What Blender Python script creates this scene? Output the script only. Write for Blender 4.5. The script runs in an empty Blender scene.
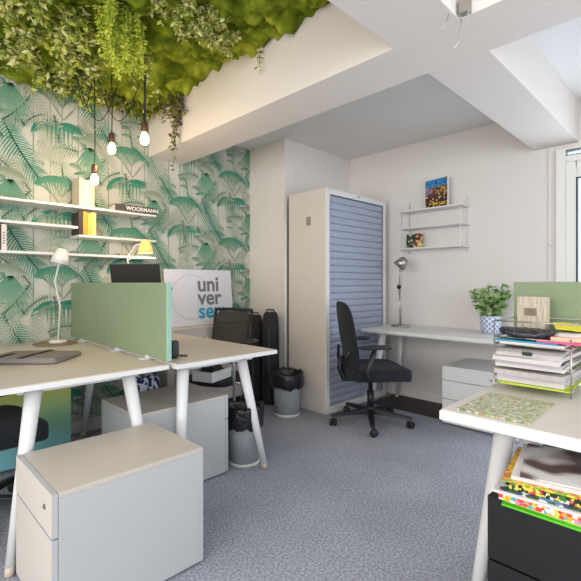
import bpy, bmesh, math, random
from mathutils import Vector, Matrix, noise
R = math.radians
PI = math.pi
random.seed(7)
scene = bpy.context.scene
COL = scene.collection

# ------------------------------------------------------------------ helpers
def lin(c):
    if isinstance(c, str):
        c = c.lstrip('#'); c = [int(c[i:i+2], 16) / 255 for i in (0, 2, 4)]
    return tuple(((x / 12.92) if x <= .04045 else ((x + .055) / 1.055) ** 2.4) for x in c) + (1,)

MATS = {}
def mat(name, col, rough=.5, metal=0, var=0, vscale=8, bump=0, bscale=60, spec=.5, trans=0, alpha=1,
        sheen=0, stretch=None, emit=None, estr=0, coat=0):
    if name in MATS: return MATS[name]
    m = bpy.data.materials.new(name); m.use_nodes = True
    nt = m.node_tree; N = nt.nodes; L = nt.links; b = N['Principled BSDF']
    c = lin(col)
    b.inputs['Base Color'].default_value = c
    b.inputs['Roughness'].default_value = rough
    b.inputs['Metallic'].default_value = metal
    b.inputs['Specular IOR Level'].default_value = spec
    b.inputs['Transmission Weight'].default_value = trans
    b.inputs['Alpha'].default_value = alpha
    b.inputs['Coat Weight'].default_value = coat
    if sheen: b.inputs['Sheen Weight'].default_value = sheen
    if emit:
        b.inputs['Emission Color'].default_value = lin(emit); b.inputs['Emission Strength'].default_value = estr
    tc = N.new('ShaderNodeTexCoord'); src = tc.outputs['Object']
    if stretch:
        mp = N.new('ShaderNodeMapping'); mp.inputs['Scale'].default_value = stretch
        L.new(src, mp.inputs['Vector']); src = mp.outputs['Vector']
    nz = N.new('ShaderNodeTexNoise'); nz.inputs['Scale'].default_value = vscale; nz.inputs['Detail'].default_value = 4
    L.new(src, nz.inputs['Vector'])
    mx = N.new('ShaderNodeMix'); mx.data_type = 'RGBA'
    v = max(var, .02)
    mx.inputs['A'].default_value = tuple(max(0, x * (1 - v)) for x in c[:3]) + (1,)
    mx.inputs['B'].default_value = tuple(min(1, x * (1 + v)) for x in c[:3]) + (1,)
    L.new(nz.outputs['Fac'], mx.inputs['Factor']); L.new(mx.outputs['Result'], b.inputs['Base Color'])
    if bump:
        n2 = N.new('ShaderNodeTexNoise'); n2.inputs['Scale'].default_value = bscale; n2.inputs['Detail'].default_value = 3
        L.new(src, n2.inputs['Vector'])
        bp = N.new('ShaderNodeBump'); bp.inputs['Strength'].default_value = bump; bp.inputs['Distance'].default_value = .01
        L.new(n2.outputs['Fac'], bp.inputs['Height']); L.new(bp.outputs['Normal'], b.inputs['Normal'])
    MATS[name] = m
    return m

def ramp_mat(name, stops, scale=8, rough=.6, kind='noise', stretch=None, bump=0, detail=4, interp='LINEAR', axis=None, spec=.4):
    """colours spread by a noise, a voronoi, or a gradient along an axis"""
    if name in MATS: return MATS[name]
    m = bpy.data.materials.new(name); m.use_nodes = True
    nt = m.node_tree; N = nt.nodes; L = nt.links; b = N['Principled BSDF']
    b.inputs['Roughness'].default_value = rough; b.inputs['Specular IOR Level'].default_value = spec
    tc = N.new('ShaderNodeTexCoord'); mp = N.new('ShaderNodeMapping'); L.new(tc.outputs['Object'], mp.inputs['Vector'])
    if stretch: mp.inputs['Scale'].default_value = stretch
    if kind == 'noise':
        t = N.new('ShaderNodeTexNoise'); t.inputs['Scale'].default_value = scale; t.inputs['Detail'].default_value = detail
        L.new(mp.outputs['Vector'], t.inputs['Vector']); out = t.outputs['Fac']
    elif kind == 'voronoi':
        t = N.new('ShaderNodeTexVoronoi'); t.inputs['Scale'].default_value = scale
        L.new(mp.outputs['Vector'], t.inputs['Vector']); s = N.new('ShaderNodeSeparateColor')
        L.new(t.outputs['Color'], s.inputs['Color']); out = s.outputs['Red']
    else:
        s = N.new('ShaderNodeSeparateXYZ'); L.new(mp.outputs['Vector'], s.inputs['Vector'])
        mr = N.new('ShaderNodeMapRange'); mr.inputs['From Min'].default_value = axis[1]; mr.inputs['From Max'].default_value = axis[2]
        L.new(s.outputs[axis[0]], mr.inputs['Value']); out = mr.outputs['Result']
    r = N.new('ShaderNodeValToRGB'); r.color_ramp.interpolation = interp
    el = r.color_ramp.elements
    el[0].position, el[0].color = stops[0][0], lin(stops[0][1])
    el[1].position, el[1].color = stops[-1][0], lin(stops[-1][1])
    for p, c in stops[1:-1]:
        e = el.new(p); e.color = lin(c)
    L.new(out, r.inputs['Fac']); L.new(r.outputs['Color'], b.inputs['Base Color'])
    if bump:
        bp = N.new('ShaderNodeBump'); bp.inputs['Strength'].default_value = bump; bp.inputs['Distance'].default_value = .01
        L.new(out, bp.inputs['Height']); L.new(bp.outputs['Normal'], b.inputs['Normal'])
    MATS[name] = m
    return m

def link(o, parent=None):
    COL.objects.link(o)
    if parent is not None: o.parent = parent
    return o

class MB:
    """collects shapes and builds them as ONE mesh object"""
    def __init__(s): s.v = []; s.f = []; s.m = []; s.c = {}
    def add(s, vs, fs, mi=0, M=None):
        o = len(s.v)
        s.v += [tuple(M @ Vector(p)) if M else tuple(p) for p in vs]
        for f in fs: s.f.append(tuple(i + o for i in f)); s.m.append(mi)
        return s
    def box(s, x0, x1, y0, y1, z0, z1, mi=0, M=None):
        vs = [(x, y, z) for x in (x0, x1) for y in (y0, y1) for z in (z0, z1)]
        return s.add(vs, [(0, 1, 3, 2), (4, 6, 7, 5), (0, 4, 5, 1), (2, 3, 7, 6), (0, 2, 6, 4), (1, 5, 7, 3)], mi, M)
    def tube(s, pts, r, seg=8, mi=0, cap=True, M=None):
        pts = [Vector(p) for p in pts]; n = len(pts)
        rs = r if isinstance(r, (list, tuple)) else [r] * n
        vs = []; prev = None
        for i, p in enumerate(pts):
            t = (pts[min(i + 1, n - 1)] - pts[max(i - 1, 0)]).normalized()
            if prev is None:
                a = Vector((0, 0, 1)) if abs(t.z) < .9 else Vector((1, 0, 0))
                nrm = t.cross(a).normalized()
            else:
                nrm = (prev - t * prev.dot(t)).normalized()
            prev = nrm; bi = t.cross(nrm)
            for k in range(seg):
                a = 2 * PI * k / seg
                vs.append(p + (nrm * math.cos(a) + bi * math.sin(a)) * rs[i])
        fs = [(i * seg + k, i * seg + (k + 1) % seg, (i + 1) * seg + (k + 1) % seg, (i + 1) * seg + k)
              for i in range(n - 1) for k in range(seg)]
        if cap: fs += [tuple(reversed(range(seg))), tuple(range((n - 1) * seg, n * seg))]
        return s.add(vs, fs, mi, M)
    def lathe(s, prof, seg=24, c=(0, 0, 0), mi=0, M=None, cap=True):
        vs = [(c[0] + r * math.cos(2 * PI * k / seg), c[1] + r * math.sin(2 * PI * k / seg), c[2] + z) for r, z in prof for k in range(seg)]
        n = len(prof)
        fs = [(i * seg + k, i * seg + (k + 1) % seg, (i + 1) * seg + (k + 1) % seg, (i + 1) * seg + k)
              for i in range(n - 1) for k in range(seg)]
        if cap: fs += [tuple(reversed(range(seg))), tuple(range((n - 1) * seg, n * seg))]
        return s.add(vs, fs, mi, M)
    def squad(s, c, sz, e1=.35, e2=.35, nu=28, nv=14, mi=0, fn=None, M=None):
        """superquadric cushion"""
        def sp(v, e): return math.copysign(abs(v) ** e, v)
        vs = []; 
        for j in range(nv + 1):
            ph = -PI / 2 + PI * j / nv
            for i in range(nu):
                th = 2 * PI * i / nu
                p = Vector((sz[0] / 2 * sp(math.cos(ph), e1) * sp(math.cos(th), e2), sz[1] / 2 * sp(math.cos(ph), e1) * sp(math.sin(th), e2), sz[2] / 2 * sp(math.sin(ph), e1)))
                if fn: p = fn(p)
                vs.append(p + Vector(c))
        fs = [(j * nu + i, j * nu + (i + 1) % nu, (j + 1) * nu + (i + 1) % nu, (j + 1) * nu + i) for j in range(nv) for i in range(nu)]
        return s.add(vs, fs, mi, M)
    def build(s, name, mats, parent=None, bevel=0, smooth=False, loc=None, merge=True):
        me = bpy.data.meshes.new(name)
        bm = bmesh.new()
        V = [bm.verts.new(p) for p in s.v]
        for f, mi in zip(s.f, s.m):
            try:
                fc = bm.faces.new([V[i] for i in f]); fc.material_index = mi; fc.smooth = smooth
            except ValueError: pass
        if merge:
            bmesh.ops.remove_doubles(bm, verts=bm.verts, dist=1e-6)
            bmesh.ops.recalc_face_normals(bm, faces=bm.faces)
        if bevel:
            es = [e for e in bm.edges if len(e.link_faces) == 2 and e.calc_face_angle(0) > R(40)]
            bmesh.ops.bevel(bm, geom=es, offset=bevel, segments=2, profile=.6, affect='EDGES', clamp_overlap=True)
        bm.to_mesh(me); bm.free()
        for m in (mats if isinstance(mats, (list, tuple)) else [mats]): me.materials.append(m)
        o = bpy.data.objects.new(name, me)
        if loc: o.location = loc
        return link(o, parent)

def tag(o, label=None, cat=None, group=None, kind=None):
    if label: o['label'] = label
    if cat: o['category'] = cat
    if group: o['group'] = group
    if kind: o['kind'] = kind
    return o
def thing(name, label, cat, loc=(0, 0, 0), rz=0, group=None):
    o = bpy.data.objects.new(name, None); o.location = loc; o.rotation_euler = (0, 0, rz); o.empty_display_size = .1
    link(o); return tag(o, label, cat, group)
def struct(o): o['kind'] = 'structure'; return o
def dup(root, loc, rz, label, group=None):
    def rec(o, p):
        c = o.copy(); COL.objects.link(c); c.parent = p
        for ch in [x for x in bpy.data.objects if x.parent == o]: rec(ch, c)
        return c
    r = rec(root, None); r.location = loc; r.rotation_euler = (0, 0, rz); r['label'] = label
    if group: r['group'] = group
    return r
def text_obj(name, body, size, m, parent, M, ext=.001, bold=.0, sx=1, space=1):
    cu = bpy.data.curves.new(name, 'FONT'); cu.body = body; cu.size = size; cu.extrude = ext; cu.offset = bold
    cu.align_x = 'LEFT'; cu.space_character = space
    t = bpy.data.objects.new(name, cu); COL.objects.link(t)
    dg = bpy.context.evaluated_depsgraph_get(); dg.update()
    me = bpy.data.meshes.new_from_object(t.evaluated_get(dg)); me.name = name
    bpy.data.objects.remove(t); bpy.data.curves.remove(cu)
    me.transform(M @ Matrix.Diagonal((sx, 1, 1, 1)))
    me.materials.clear(); me.materials.append(m)
    return link(bpy.data.objects.new(name, me), parent)
def basis(x, y, z, o):
    """matrix whose columns are the axes x, y, z at origin o"""
    return Matrix(((x[0], y[0], z[0], o[0]), (x[1], y[1], z[1], o[1]), (x[2], y[2], z[2], o[2]), (0, 0, 0, 1)))

# ------------------------------------------------------------------ materials
M_white = mat('white_laminate', '#dcdcda', .38, var=.02)
M_leg = mat('white_powder_coat', '#dedddc', .35, var=.02)
M_deskw = mat('warm_white_laminate', '#cec3b8', .4, var=.03, vscale=3)
M_ped = mat('cream_and_warm_lit_metal', '#d4cbc2', .42, var=.02)  # on the white pedestal front and cabinet sides this cream paints warm light
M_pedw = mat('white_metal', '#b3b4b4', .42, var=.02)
M_ptop = mat('warm_bounce_top', '#bfb7ad', .4, var=.02)  # warm bounced light put into the colour of the white pedestal tops
M_wall = mat('painted_wall', '#e0dbd6', .85, var=.025, vscale=1.5, bump=.05, bscale=120)
M_ceil = mat('painted_ceiling', '#e2e0de', .9, var=.03, vscale=2, bump=.05, bscale=80)
M_beam = mat('painted_beam', '#dfd7d0', .88, var=.03, vscale=2, bump=.05, bscale=80)
M_trim = mat('white_trim', '#e8e6e2', .5)
M_blk = mat('black_plastic', '#1b1c20', .45, var=.1)
M_fab = mat('black_chair_fabric', '#14171f', .9, var=.25, vscale=90, bump=.4, bscale=400, sheen=.05)
M_meshb = mat('grey_mesh_fabric', '#3f3d39', .8, var=.3, vscale=150, alpha=.75)
M_chrome = mat('chrome', '#d5d5d5', .15, 1)
M_steel = mat('brushed_steel', '#a9a6a0', .32, .9)
M_dark = mat('dark_metal', '#26262a', .5, .3)
M_green = mat('green_screen_fabric', '#8b9a7a', .95, var=.06, vscale=300, bump=.3, bscale=700)
M_aqua = mat('aqua_edge_trim', '#93b8a6', .6)
M_bag = mat('black_bin_liner', '#15161a', .28, var=.3, vscale=30, bump=.6, bscale=50)
M_binmesh = mat('grey_bin_body', '#8d9397', .5, var=.18, vscale=160, bump=.4, bscale=300)
M_nylon = mat('black_nylon', '#1d1c20', .7, var=.2, vscale=60, bump=.3, bscale=200)
M_paper = mat('white_paper', '#d2cdca', .8, var=.04, vscale=20)
M_lime = mat('lime_plastic', '#b9cc2a', .4)
M_yel = mat('yellow_paper', '#f0e23a', .7)
M_pink = mat('pink_paper', '#ee5a8a', .7)
M_peach = mat('peach_paper', '#f0c3a6', .7)
M_blue = mat('blue_folder', '#2c93b8', .5)
M_felt = mat('grey_felt', '#8b8480', .95, var=.35, vscale=120, bump=.5, bscale=200)
M_brown = mat('brown_felt', '#8b7c69', .95, var=.15, vscale=80, bump=.3, bscale=200)
M_glass = mat('window_glass', '#dfeef5', .02, trans=1, spec=.5)
M_stem = mat('green_stem', '#5f6a2a', .7, var=.2)
M_cord = mat('black_cord', '#17150f', .7)
M_copper = mat('copper_socket', '#6e4a38', .4, .6)
M_bulb = mat('glowing_bulb', '#fff3d8', .3, emit='#ffd79a', estr=5)
M_glow = mat('lit_lamp_shade', '#f0c97a', .5, emit='#ffb648', estr=.7)
M_shade = mat('white_lamp_shade', '#e6e0da', .5)
M_grey = mat('dark_grey_print', '#6c6f76', .5)
M_cyan = mat('cyan_print', '#18a5c6', .5)
M_board = mat('white_foam_board', '#dcdbe3', .5)
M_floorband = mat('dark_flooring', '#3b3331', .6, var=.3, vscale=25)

# carpet
def carpet():
    m = bpy.data.materials.new('speckled_carpet'); m.use_nodes = True
    nt = m.node_tree; N = nt.nodes; L = nt.links; b = N['Principled BSDF']
    b.inputs['Roughness'].default_value = 1; b.inputs['Specular IOR Level'].default_value = .1
    tc = N.new('ShaderNodeTexCoord')
    n1 = N.new('ShaderNodeTexNoise'); n1.inputs['Scale'].default_value = 95; n1.inputs['Detail'].default_value = 6; n1.inputs['Roughness'].default_value = .85
    n2 = N.new('ShaderNodeTexNoise'); n2.inputs['Scale'].default_value = 2.2; n2.inputs['Detail'].default_value = 3
    for n in (n1, n2): L.new(tc.outputs['Object'], n.inputs['Vector'])
    r = N.new('ShaderNodeValToRGB'); e = r.color_ramp.elements
    e[0].position = .34; e[0].color = lin('#61636e'); e[1].position = .66; e[1].color = lin('#dcdee8')
    k = e.new(.5); k.color = lin('#9ea1ad')
    L.new(n1.outputs['Fac'], r.inputs['Fac'])
    mx = N.new('ShaderNodeMix'); mx.data_type = 'RGBA'; mx.blend_type = 'MULTIPLY'; mx.inputs['Factor'].default_value = 1
    r2 = N.new('ShaderNodeValToRGB'); e = r2.color_ramp.elements
    e[0].position = .3; e[0].color = (.84, .83, .82, 1); e[1].position = .7; e[1].color = (1, 1, 1, 1)
    L.new(n2.outputs['Fac'], r2.inputs['Fac']); L.new(r.outputs['Color'], mx.inputs['A']); L.new(r2.outputs['Color'], mx.inputs['B'])
    L.new(mx.outputs['Result'], b.inputs['Base Color'])
    return m
M_carpet = carpet()

# vertex-coloured material for printed patterns and leaves
def vcol_mat(name, rough=.7, trl=0):
    m = bpy.data.materials.new(name); m.use_nodes = True
    nt = m.node_tree; N = nt.nodes; L = nt.links; b = N['Principled BSDF']
    b.inputs['Roughness'].default_value = rough; b.inputs['Specular IOR Level'].default_value = .3
    a = N.new('ShaderNodeAttribute'); a.attribute_name = 'Col'
    nz = N.new('ShaderNodeTexNoise'); nz.inputs['Scale'].default_value = 12
    tc = N.new('ShaderNodeTexCoord'); L.new(tc.outputs['Object'], nz.inputs['Vector'])
    mr = N.new('ShaderNodeMapRange'); mr.inputs['To Min'].default_value = .85; mr.inputs['To Max'].default_value = 1.15
    L.new(nz.outputs['Fac'], mr.inputs['Value'])
    mx = N.new('ShaderNodeMix'); mx.data_type = 'RGBA'; mx.blend_type = 'MULTIPLY'; mx.inputs['Factor'].default_value = 1
    L.new(a.outputs['Color'], mx.inputs['A']); L.new(mr.outputs['Result'], mx.inputs['B'])
    L.new(mx.outputs['Result'], b.inputs['Base Color'])
    if trl:
        b.inputs['Subsurface Weight'].default_value = 0
        t = N.new('ShaderNodeBsdfTranslucent'); L.new(mx.outputs['Result'], t.inputs['Color'])
        ms = N.new('ShaderNodeMixShader'); ms.inputs['Fac'].default_value = trl
        L.new(b.outputs[0], ms.inputs[1]); L.new(t.outputs[0], ms.inputs[2]); L.new(ms.outputs[0], N['Material Output'].inputs['Surface'])
    return m
M_print = vcol_mat('printed_palm_wallpaper', .75)
M_leafc = vcol_mat('plant_leaf', .55, .25)
M_photo = vcol_mat('printed_picture', .4)

class CM:
    """mesh with one colour per face"""
    def __init__(s): s.v = []; s.f = []; s.c = []
    def poly(s, pts, c):
        o = len(s.v); s.v += [tuple(p) for p in pts]; s.f.append(tuple(range(o, o + len(pts)))); s.c.append(c)
    def build(s, name, m, parent=None, smooth=False):
        me = bpy.data.meshes.new(name); me.from_pydata(s.v, [], s.f); me.update()
        a = me.color_attributes.new('Col', 'FLOAT_COLOR', 'CORNER')
        i = 0; data = []
        for f, c in zip(s.f, s.c):
            c = c if isinstance(c[0], (tuple, list)) else [c] * len(f)
            for k in range(len(f)): data += list(c[k])[:3] + [1]
        a.data.foreach_set('color', data)
        me.materials.append(m)
        return link(bpy.data.objects.new(name, me), parent)

# ------------------------------------------------------------------ room
X0, X1, Y0, Y1 = -1.9, 3.9, -2.4, 3.47
HC = 2.55            # ceiling over the back bays
HF = 2.74            # ceiling over the near bays (moss hangs under it)
ZB = 2.238           # underside of the beams
struct(MB().box(X0 - .1, X1 + .1, Y0 - .1, Y1 + .1, -.12, 0).build('floor', M_carpet))
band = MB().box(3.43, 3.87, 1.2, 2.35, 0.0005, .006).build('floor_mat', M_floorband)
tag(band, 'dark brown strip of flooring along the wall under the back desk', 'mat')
c = MB(); c.box(X0, 1.78, Y0, Y1, HF, HF + .1); c.box(1.78, X1, Y0, Y1, HC, HC + .3); struct(c.build('ceiling', M_ceil))
b1 = MB().box(1.735, 2.07, Y0, Y1, ZB, HF); struct(b1.build('trim_1', M_beam, bevel=.004))
b2 = MB(); b2.box(X0, 1.737, .75, 1.06, ZB, HF); b2.box(2.068, X1, .75, 1.06, ZB, HC); struct(b2.build('trim_2', M_beam, bevel=.004))
# back wall with the opening of the glazed door at its right end
w = MB(); w.box(X1, X1 + .12, .9, Y1 + .12, 0, HC); w.box(X1, X1 + .12, Y0, -.5, 0, HC); w.box(X1, X1 + .12, -.5, .9, 2.2, HC)
struct(w.build('wall_back', M_wall))
struct(MB().box(2.87, X1, 2.95, Y1 + .12, 0, HC).build('wall_alcove', M_wall, bevel=.003))
# walls behind the camera, with window openings
w = MB(); w.box(X0, X1, Y0 - .12, Y0, 0, .7); w.box(X0, X1, Y0 - .12, Y0, 2.3, HF)
for a, b in ((X0, -1.5), (.4, .7), (2.6, X1)): w.box(a, b, Y0 - .12, Y0, .7, 2.3)
struct(w.build('wall_right', M_wall))
w = MB(); w.box(X0 - .12, X0, Y0, Y1 + .12, 0, .8); w.box(X0 - .12, X0, Y0, Y1 + .12, 2.3, HF)
for a, b in ((Y0, -1.6), (2.4, Y1 + .12)): w.box(X0 - .12, X0, a, b, .8, 2.3)
struct(w.build('wall_near', M_wall))
struct(MB().box(X1 - .018, X1, .95, 2.95, 0, .09).build('baseboard_back', M_trim, bevel=.003))
struct(MB().box(X0, 2.87, Y1 - .018, Y1, 0, .09).build('baseboard_left', M_trim, bevel=.003))
g = MB().box(X1 - .012, X1, .945, .953, .09, ZB); struct(g.build('trim_3', M_trim))

# glazed door / window at right of back wall
def window():
    f = MB()
    for a, b in ((.833, .9), (-.5, -.433)): f.box(X1 - .03, X1 + .06, a, b, 0, 2.2)
    f.box(X1 - .03, X1 + .06, -.433, .833, 2.093, 2.145); f.box(X1 - .03, X1 + .06, -.433, .833, 2.183, 2.2); f.box(X1 - .03, X1 + .06, -.44, .84, 0, .04)
    root = f.build('window_1', M_trim, bevel=.004); struct(root)
    s = MB()
    for a, b in ((.765, .835), (-.435, -.36)): s.box(X1 - .015, X1 + .045, a, b, .05, 2.095)
    s.box(X1 - .015, X1 + .045, -.36, .765, 1.965, 2.095); s.box(X1 - .015, X1 + .045, -.36, .765, .05, .3)
    s.build('sash', M_trim, root, bevel=.004)
    k = MB()
    for a, b, c0, d in ((.757, .767, .3, 1.965), (-.362, -.352, .3, 1.965)): k.box(X1 - .017, X1 - .012, a, b, c0, d)
    k.box(X1 - .017, X1 - .012, -.36, .767, 1.957, 1.967); k.box(X1 - .032, X1 - .025, -.433, .833, 2.142, 2.148); k.box(X1 - .032, X1 - .025, -.433, .833, 2.180, 2.186)
    k.build('glazing_gasket', M_dark, root)
    MB().box(X1 + .01, X1 + .02, -.36, .765, .3, 1.965).build('pane', M_glass, root)
    MB().box(X1 + .01, X1 + .02, -.44, .84, 2.135, 2.185).build('transom_pane', M_glass, root)
    h = MB(); h.lathe([(.0, 0), (.013, .002), (.013, .012), (.0, .02)], 12, M=Matrix.Translation((X1 - .012, .935, 1.456)) @ Matrix.Rotation(-PI / 2, 4, 'Y'))
    h.build('hinge_cover', M_trim, root, smooth=True)
window()
# something blue across the street, seen through the pane
ex = MB(); ex.box(7.0, 10, -3.2, .9, -3, 1.35); ex.box(7.2, 9, -2.0, .7, 1.35, 1.65)
tag(ex.build('street_awning', mat('blue_canvas', '#3f74c4', .8), bevel=.03), 'blue canvas structure outside beyond the glazed door', 'awning')

# ------------------------------------------------------------------ palm wallpaper (printed on wall_left)
WP = CM()
L_ = lambda s: lin(s)[:3]
BG = L_('#c2c1b6')
YW = Y1
layer = [0]
def wp_poly(pts, c):
    if any(u > 2.868 or u < -1.3 or z > 2.7 or z < .09 for u, z in pts): return
    y = YW - .0010 - .00001 * layer[0]
    WP.poly([(u, y, z) for u, z in pts], c)
def mixc(a, b, t): return tuple(a[i] * (1 - t) + b[i] * t for i in range(3))
def frond(u, z, ang, length, width, n, col, col2, droop=0, fwd=.6, stem=True, one=False, wleaf=.34):
    """comb-like palm frond: rib from (u,z) along ang, leaflets on both sides"""
    layer[0] = 16 + (layer[0] - 15) % 190
    pts = []; a = ang; p = [u, z]; st = length / n
    for i in range(n + 1):
        pts.append((p[0], p[1], a)); p = [p[0] + math.cos(a) * st, p[1] + math.sin(a) * st]; a += droop / n
    for i, (x, y, a) in enumerate(pts):
        t = i / n; wl = width * (math.sin(PI * min(1, .12 + t * .88)) ** .6) * random.uniform(.85, 1.1)
        for sd in ((1,) if one else (1, -1)):
            la = a + sd * (1.25 - fwd * t)
            ex, ey = x + math.cos(la) * wl, y + math.sin(la) * wl - wl * .3
            nx, ny = math.cos(a) * st * wleaf, math.sin(a) * st * wleaf
            mx_, my_ = x + (ex - x) * .5, y + (ey - y) * .5 + wl * .09
            c1 = mixc(col, col2, random.uniform(0, .25)); c2 = mixc(col, col2, random.uniform(.6, 1))
            wp_poly([(x - nx, y - ny), (x + nx, y + ny), (mx_ + nx * .9, my_ + ny * .9), (ex, ey), (mx_ - nx * .9, my_ - ny * .9)], [c1, c1, mixc(c1, c2, .4), c2, mixc(c1, c2, .4)])
    if stem:
        for (x, y, a), (x2, y2, a2) in zip(pts, pts[1:]):
            nx, ny = -math.sin(a) * .004, math.cos(a) * .004
            wp_poly([(x - nx, y - ny), (x + nx, y + ny), (x2 + nx, y2 + ny), (x2 - nx, y2 - ny)], mixc(col, (.02, .12, .1), .3))
def blade(u, z, ang, length, width, bend, col, col2, seg=7):
    """one arching solid leaf: coloured from its upper edge to a paler lower edge"""
    layer[0] = 16 + (layer[0] - 15) % 190
    a = ang; p = [u, z]; st = length / seg; P = []
    for i in range(seg + 1):
        t = i / seg; wv = width * math.sin(PI * min(1, .08 + .92 * t)) ** .7
        P.append((p[0], p[1], a, wv)); p = [p[0] + math.cos(a) * st, p[1] + math.sin(a) * st]; a += bend / seg
    for A, B in zip(P, P[1:]):
        for s0, s1, ca, cb in ((.35, -.05, mixc(col, (.03, .2, .15), .15), col), (-.05, -.65, col, col2)):
            q = []
            for X in (A, B):
                nx, ny = -math.sin(X[2]), math.cos(X[2])
                if bend > 0: nx, ny = -nx, -ny
                q.append(((X[0] + nx * X[3] * s0, X[1] + ny * X[3] * s0), (X[0] + nx * X[3] * s1, X[1] + ny * X[3] * s1)))
            wp_poly([q[0][0], q[1][0], q[1][1], q[0][1]], [ca, ca, cb, cb])
TEAL, TEAL2 = L_('#397f69'), L_('#6fa18b')
MID, MID2 = L_('#5f8f76'), L_('#95ac94')
SAGE, SAGE2 = L_('#8a937f'), L_('#a9ae9c')
LINE = L_('#76836f')
tid = [0]
def tile(u, z):
    tid[0] += 1
    # slim trunks
    layer[0] = 1
    for q_, (du, wd) in enumerate(((-.19, .006), (-.08, .004), (0, .0045), (.115, .005), (.25, .003))):
        for k in range(8):
            za, zb_ = z - .67 + k * .0838, z - .67 + (k + 1) * .0838
            layer[0] = 1
            wv = wd / 2 * random.uniform(.8, 1.2)
            wp_poly([(u + du - wv, za), (u + du + wv, za), (u + du + wv, zb_), (u + du - wv, zb_)], mixc(LINE, SAGE, random.uniform(0, .5)))
    # pale leaves at the back
    for q_ in range(5):
        frond(u + random.uniform(-.3, .25), z + random.uniform(-.33, .33), R(random.uniform(-160, -20)), random.uniform(.18, .3), random.uniform(.06, .1), 11, SAGE2, mixc(SAGE2, BG, .5), droop=R(random.uniform(-30, 30)), wleaf=.36, stem=False)
    frond(u - .02, z - .12, R(100), .2, .07, 8, SAGE, SAGE2); frond(u + .17, z - .12, R(-75), .3, .10, 15, mixc(TEAL, MID, .5), MID2, droop=R(20)); frond(u - .22, z - .52, R(-120), .26, .1, 13, MID, SAGE2, droop=R(-20))
    for sg in (-1, 1):
        blade(u, z + .14, R(90 - sg * 32), .2, .016, 0, SAGE, SAGE2)
        blade(u + .01, z - .62, R(90 - sg * 36), .16, .016, 0, SAGE, SAGE2)
    blade(u + .12, z - .06, R(10), .2, .07, -R(60), SAGE, SAGE2)
    blade(u - .02, z - .04, R(150), .17, .08, R(100), mixc(SAGE, MID, .3), SAGE2)
    blade(u - .38, z - .38, R(25), .3, .07, -R(55), SAGE, SAGE2)
    frond(u + .2, z - .5, R(75), .22, .07, 9, MID2, SAGE2)
    # triangular hanging fan
    for k in range(17):
        t = k / 16
        layer[0] = 220 + k % 2 + 2 * (tid[0] % 3)
        bx, bz = u - .33 + (t - .5) * .03, z + .22
        ex, ez = u - .33 + (t - .5) * .30, z + .02 - .05 * math.sin(PI * t) + .02 * (k % 2)
        mx_ = (bx + ex) / 2
        wp_poly([(bx - .005, bz), (bx + .005, bz), ((bx + ex) / 2 + .007, (bz + ez) / 2), (ex, ez), ((bx + ex) / 2 - .006, (bz + ez) / 2)], [MID, MID, mixc(MID, MID2, random.random() * .6), MID2, MID])
    blade(u - .45, z - .0, R(18), .25, .035, -R(30), mixc(TEAL, MID, .4), MID2)
    # dark comb frond
    frond(u - .37, z - .05, R(-66), .46, .155, 24, TEAL, TEAL2, droop=R(16), fwd=.5, wleaf=.34)
    frond(u - .02, z - .20, R(-80), .30, .10, 12, MID2, SAGE2, wleaf=.3)
    frond(u - .43, z - .30, R(-30), .32, .10, 16, SAGE, SAGE2, droop=R(-30), wleaf=.3)
    frond(u + .02, z + .30, R(-25), .20, .07, 10, MID, SAGE2, droop=R(-40), wleaf=.3)
    frond(u - .10, z - .60, R(200), .20, .06, 10, mixc(MID, SAGE, .5), SAGE2, droop=R(40), wleaf=.3)
    frond(u - .42, z + .17, R(165), .22, .09, 12, mixc(MID, SAGE, .3), SAGE2, droop=R(50), wleaf=.3)
    # crown of drooping leaves
    blade(u - .03, z + .0, R(20), .2, .075, -R(70), TEAL, TEAL2)
    blade(u + .01, z + .005, R(168), .26, .09, R(85), TEAL, TEAL2)
    for k in range(7):
        t = k / 6
        layer[0] = 230 + tid[0] % 3
        x = u - .10 + .17 * t; l = .10 + .07 * math.sin(PI * t)
        wp_poly([(x - .009, z - .01), (x + .009, z - .01), (x + .004, z - .02 - l), (x - .002, z - .02 - l)], [TEAL, TEAL, MID2, MID2])
    blade(u + .07, z - .06, R(0), .15, .055, -R(95), mixc(TEAL, SAGE, .5), SAGE2)
    # small drooping leaves
    blade(u - .08, z - .23, R(60), .09, .035, -R(140), mixc(TEAL, SAGE, .6), SAGE)
    blade(u - .0, z - .30, R(130), .10, .03, R(100), mixc(TEAL, SAGE, .6), SAGE2)
    blade(u + .05, z - .27, R(10), .11, .04, -R(80), mixc(TEAL, SAGE, .6), SAGE2)
    blade(u - .12, z - .31, R(120), .07, .03, R(100), SAGE, SAGE2)
    # dome leaf crown
    layer[0] = 6
    nd = 18
    for k in range(nd):
        t0, t1 = k / nd, (k + 1) / nd
        f = lambda t: (u - .035 - .15 * math.cos(PI * t), z - .46 + .085 * math.sin(PI * t))
        lo = lambda t: (u - .035 - .055 * math.cos(PI * t), z - .475 - (.05 + .05 * random.random()) * math.sin(PI * t))
        a0, a1 = f(t0), f(t1); c0, c1 = lo(t0), lo(t1)
        m0 = (a0[0] * .7 + c0[0] * .3, a0[1] * .7 + c0[1] * .3); m1 = (a1[0] * .7 + c1[0] * .3, a1[1] * .7 + c1[1] * .3)
        layer[0] = 236 + tid[0] % 3
        sh = random.uniform(0, .5)
        wp_poly([a0, a1, m1, m0], [mixc(TEAL, MID, sh)] * 2 + [MID] * 2)
        e1 = (m0[0] * .35 + m1[0] * .65, m0[1] * .35 + m1[1] * .65)
        wp_poly([m0, e1, c0], [MID, MID, MID2])
for k in range(-5, 5):
    for j in range(-2, 5):
        uu = 1.047 + .535 * k; zz = 2.32 - .335 * k
        zz = zz - .67 * math.floor((zz - 2.05) / .67) - .67 * j
        tile(uu, zz)
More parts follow.
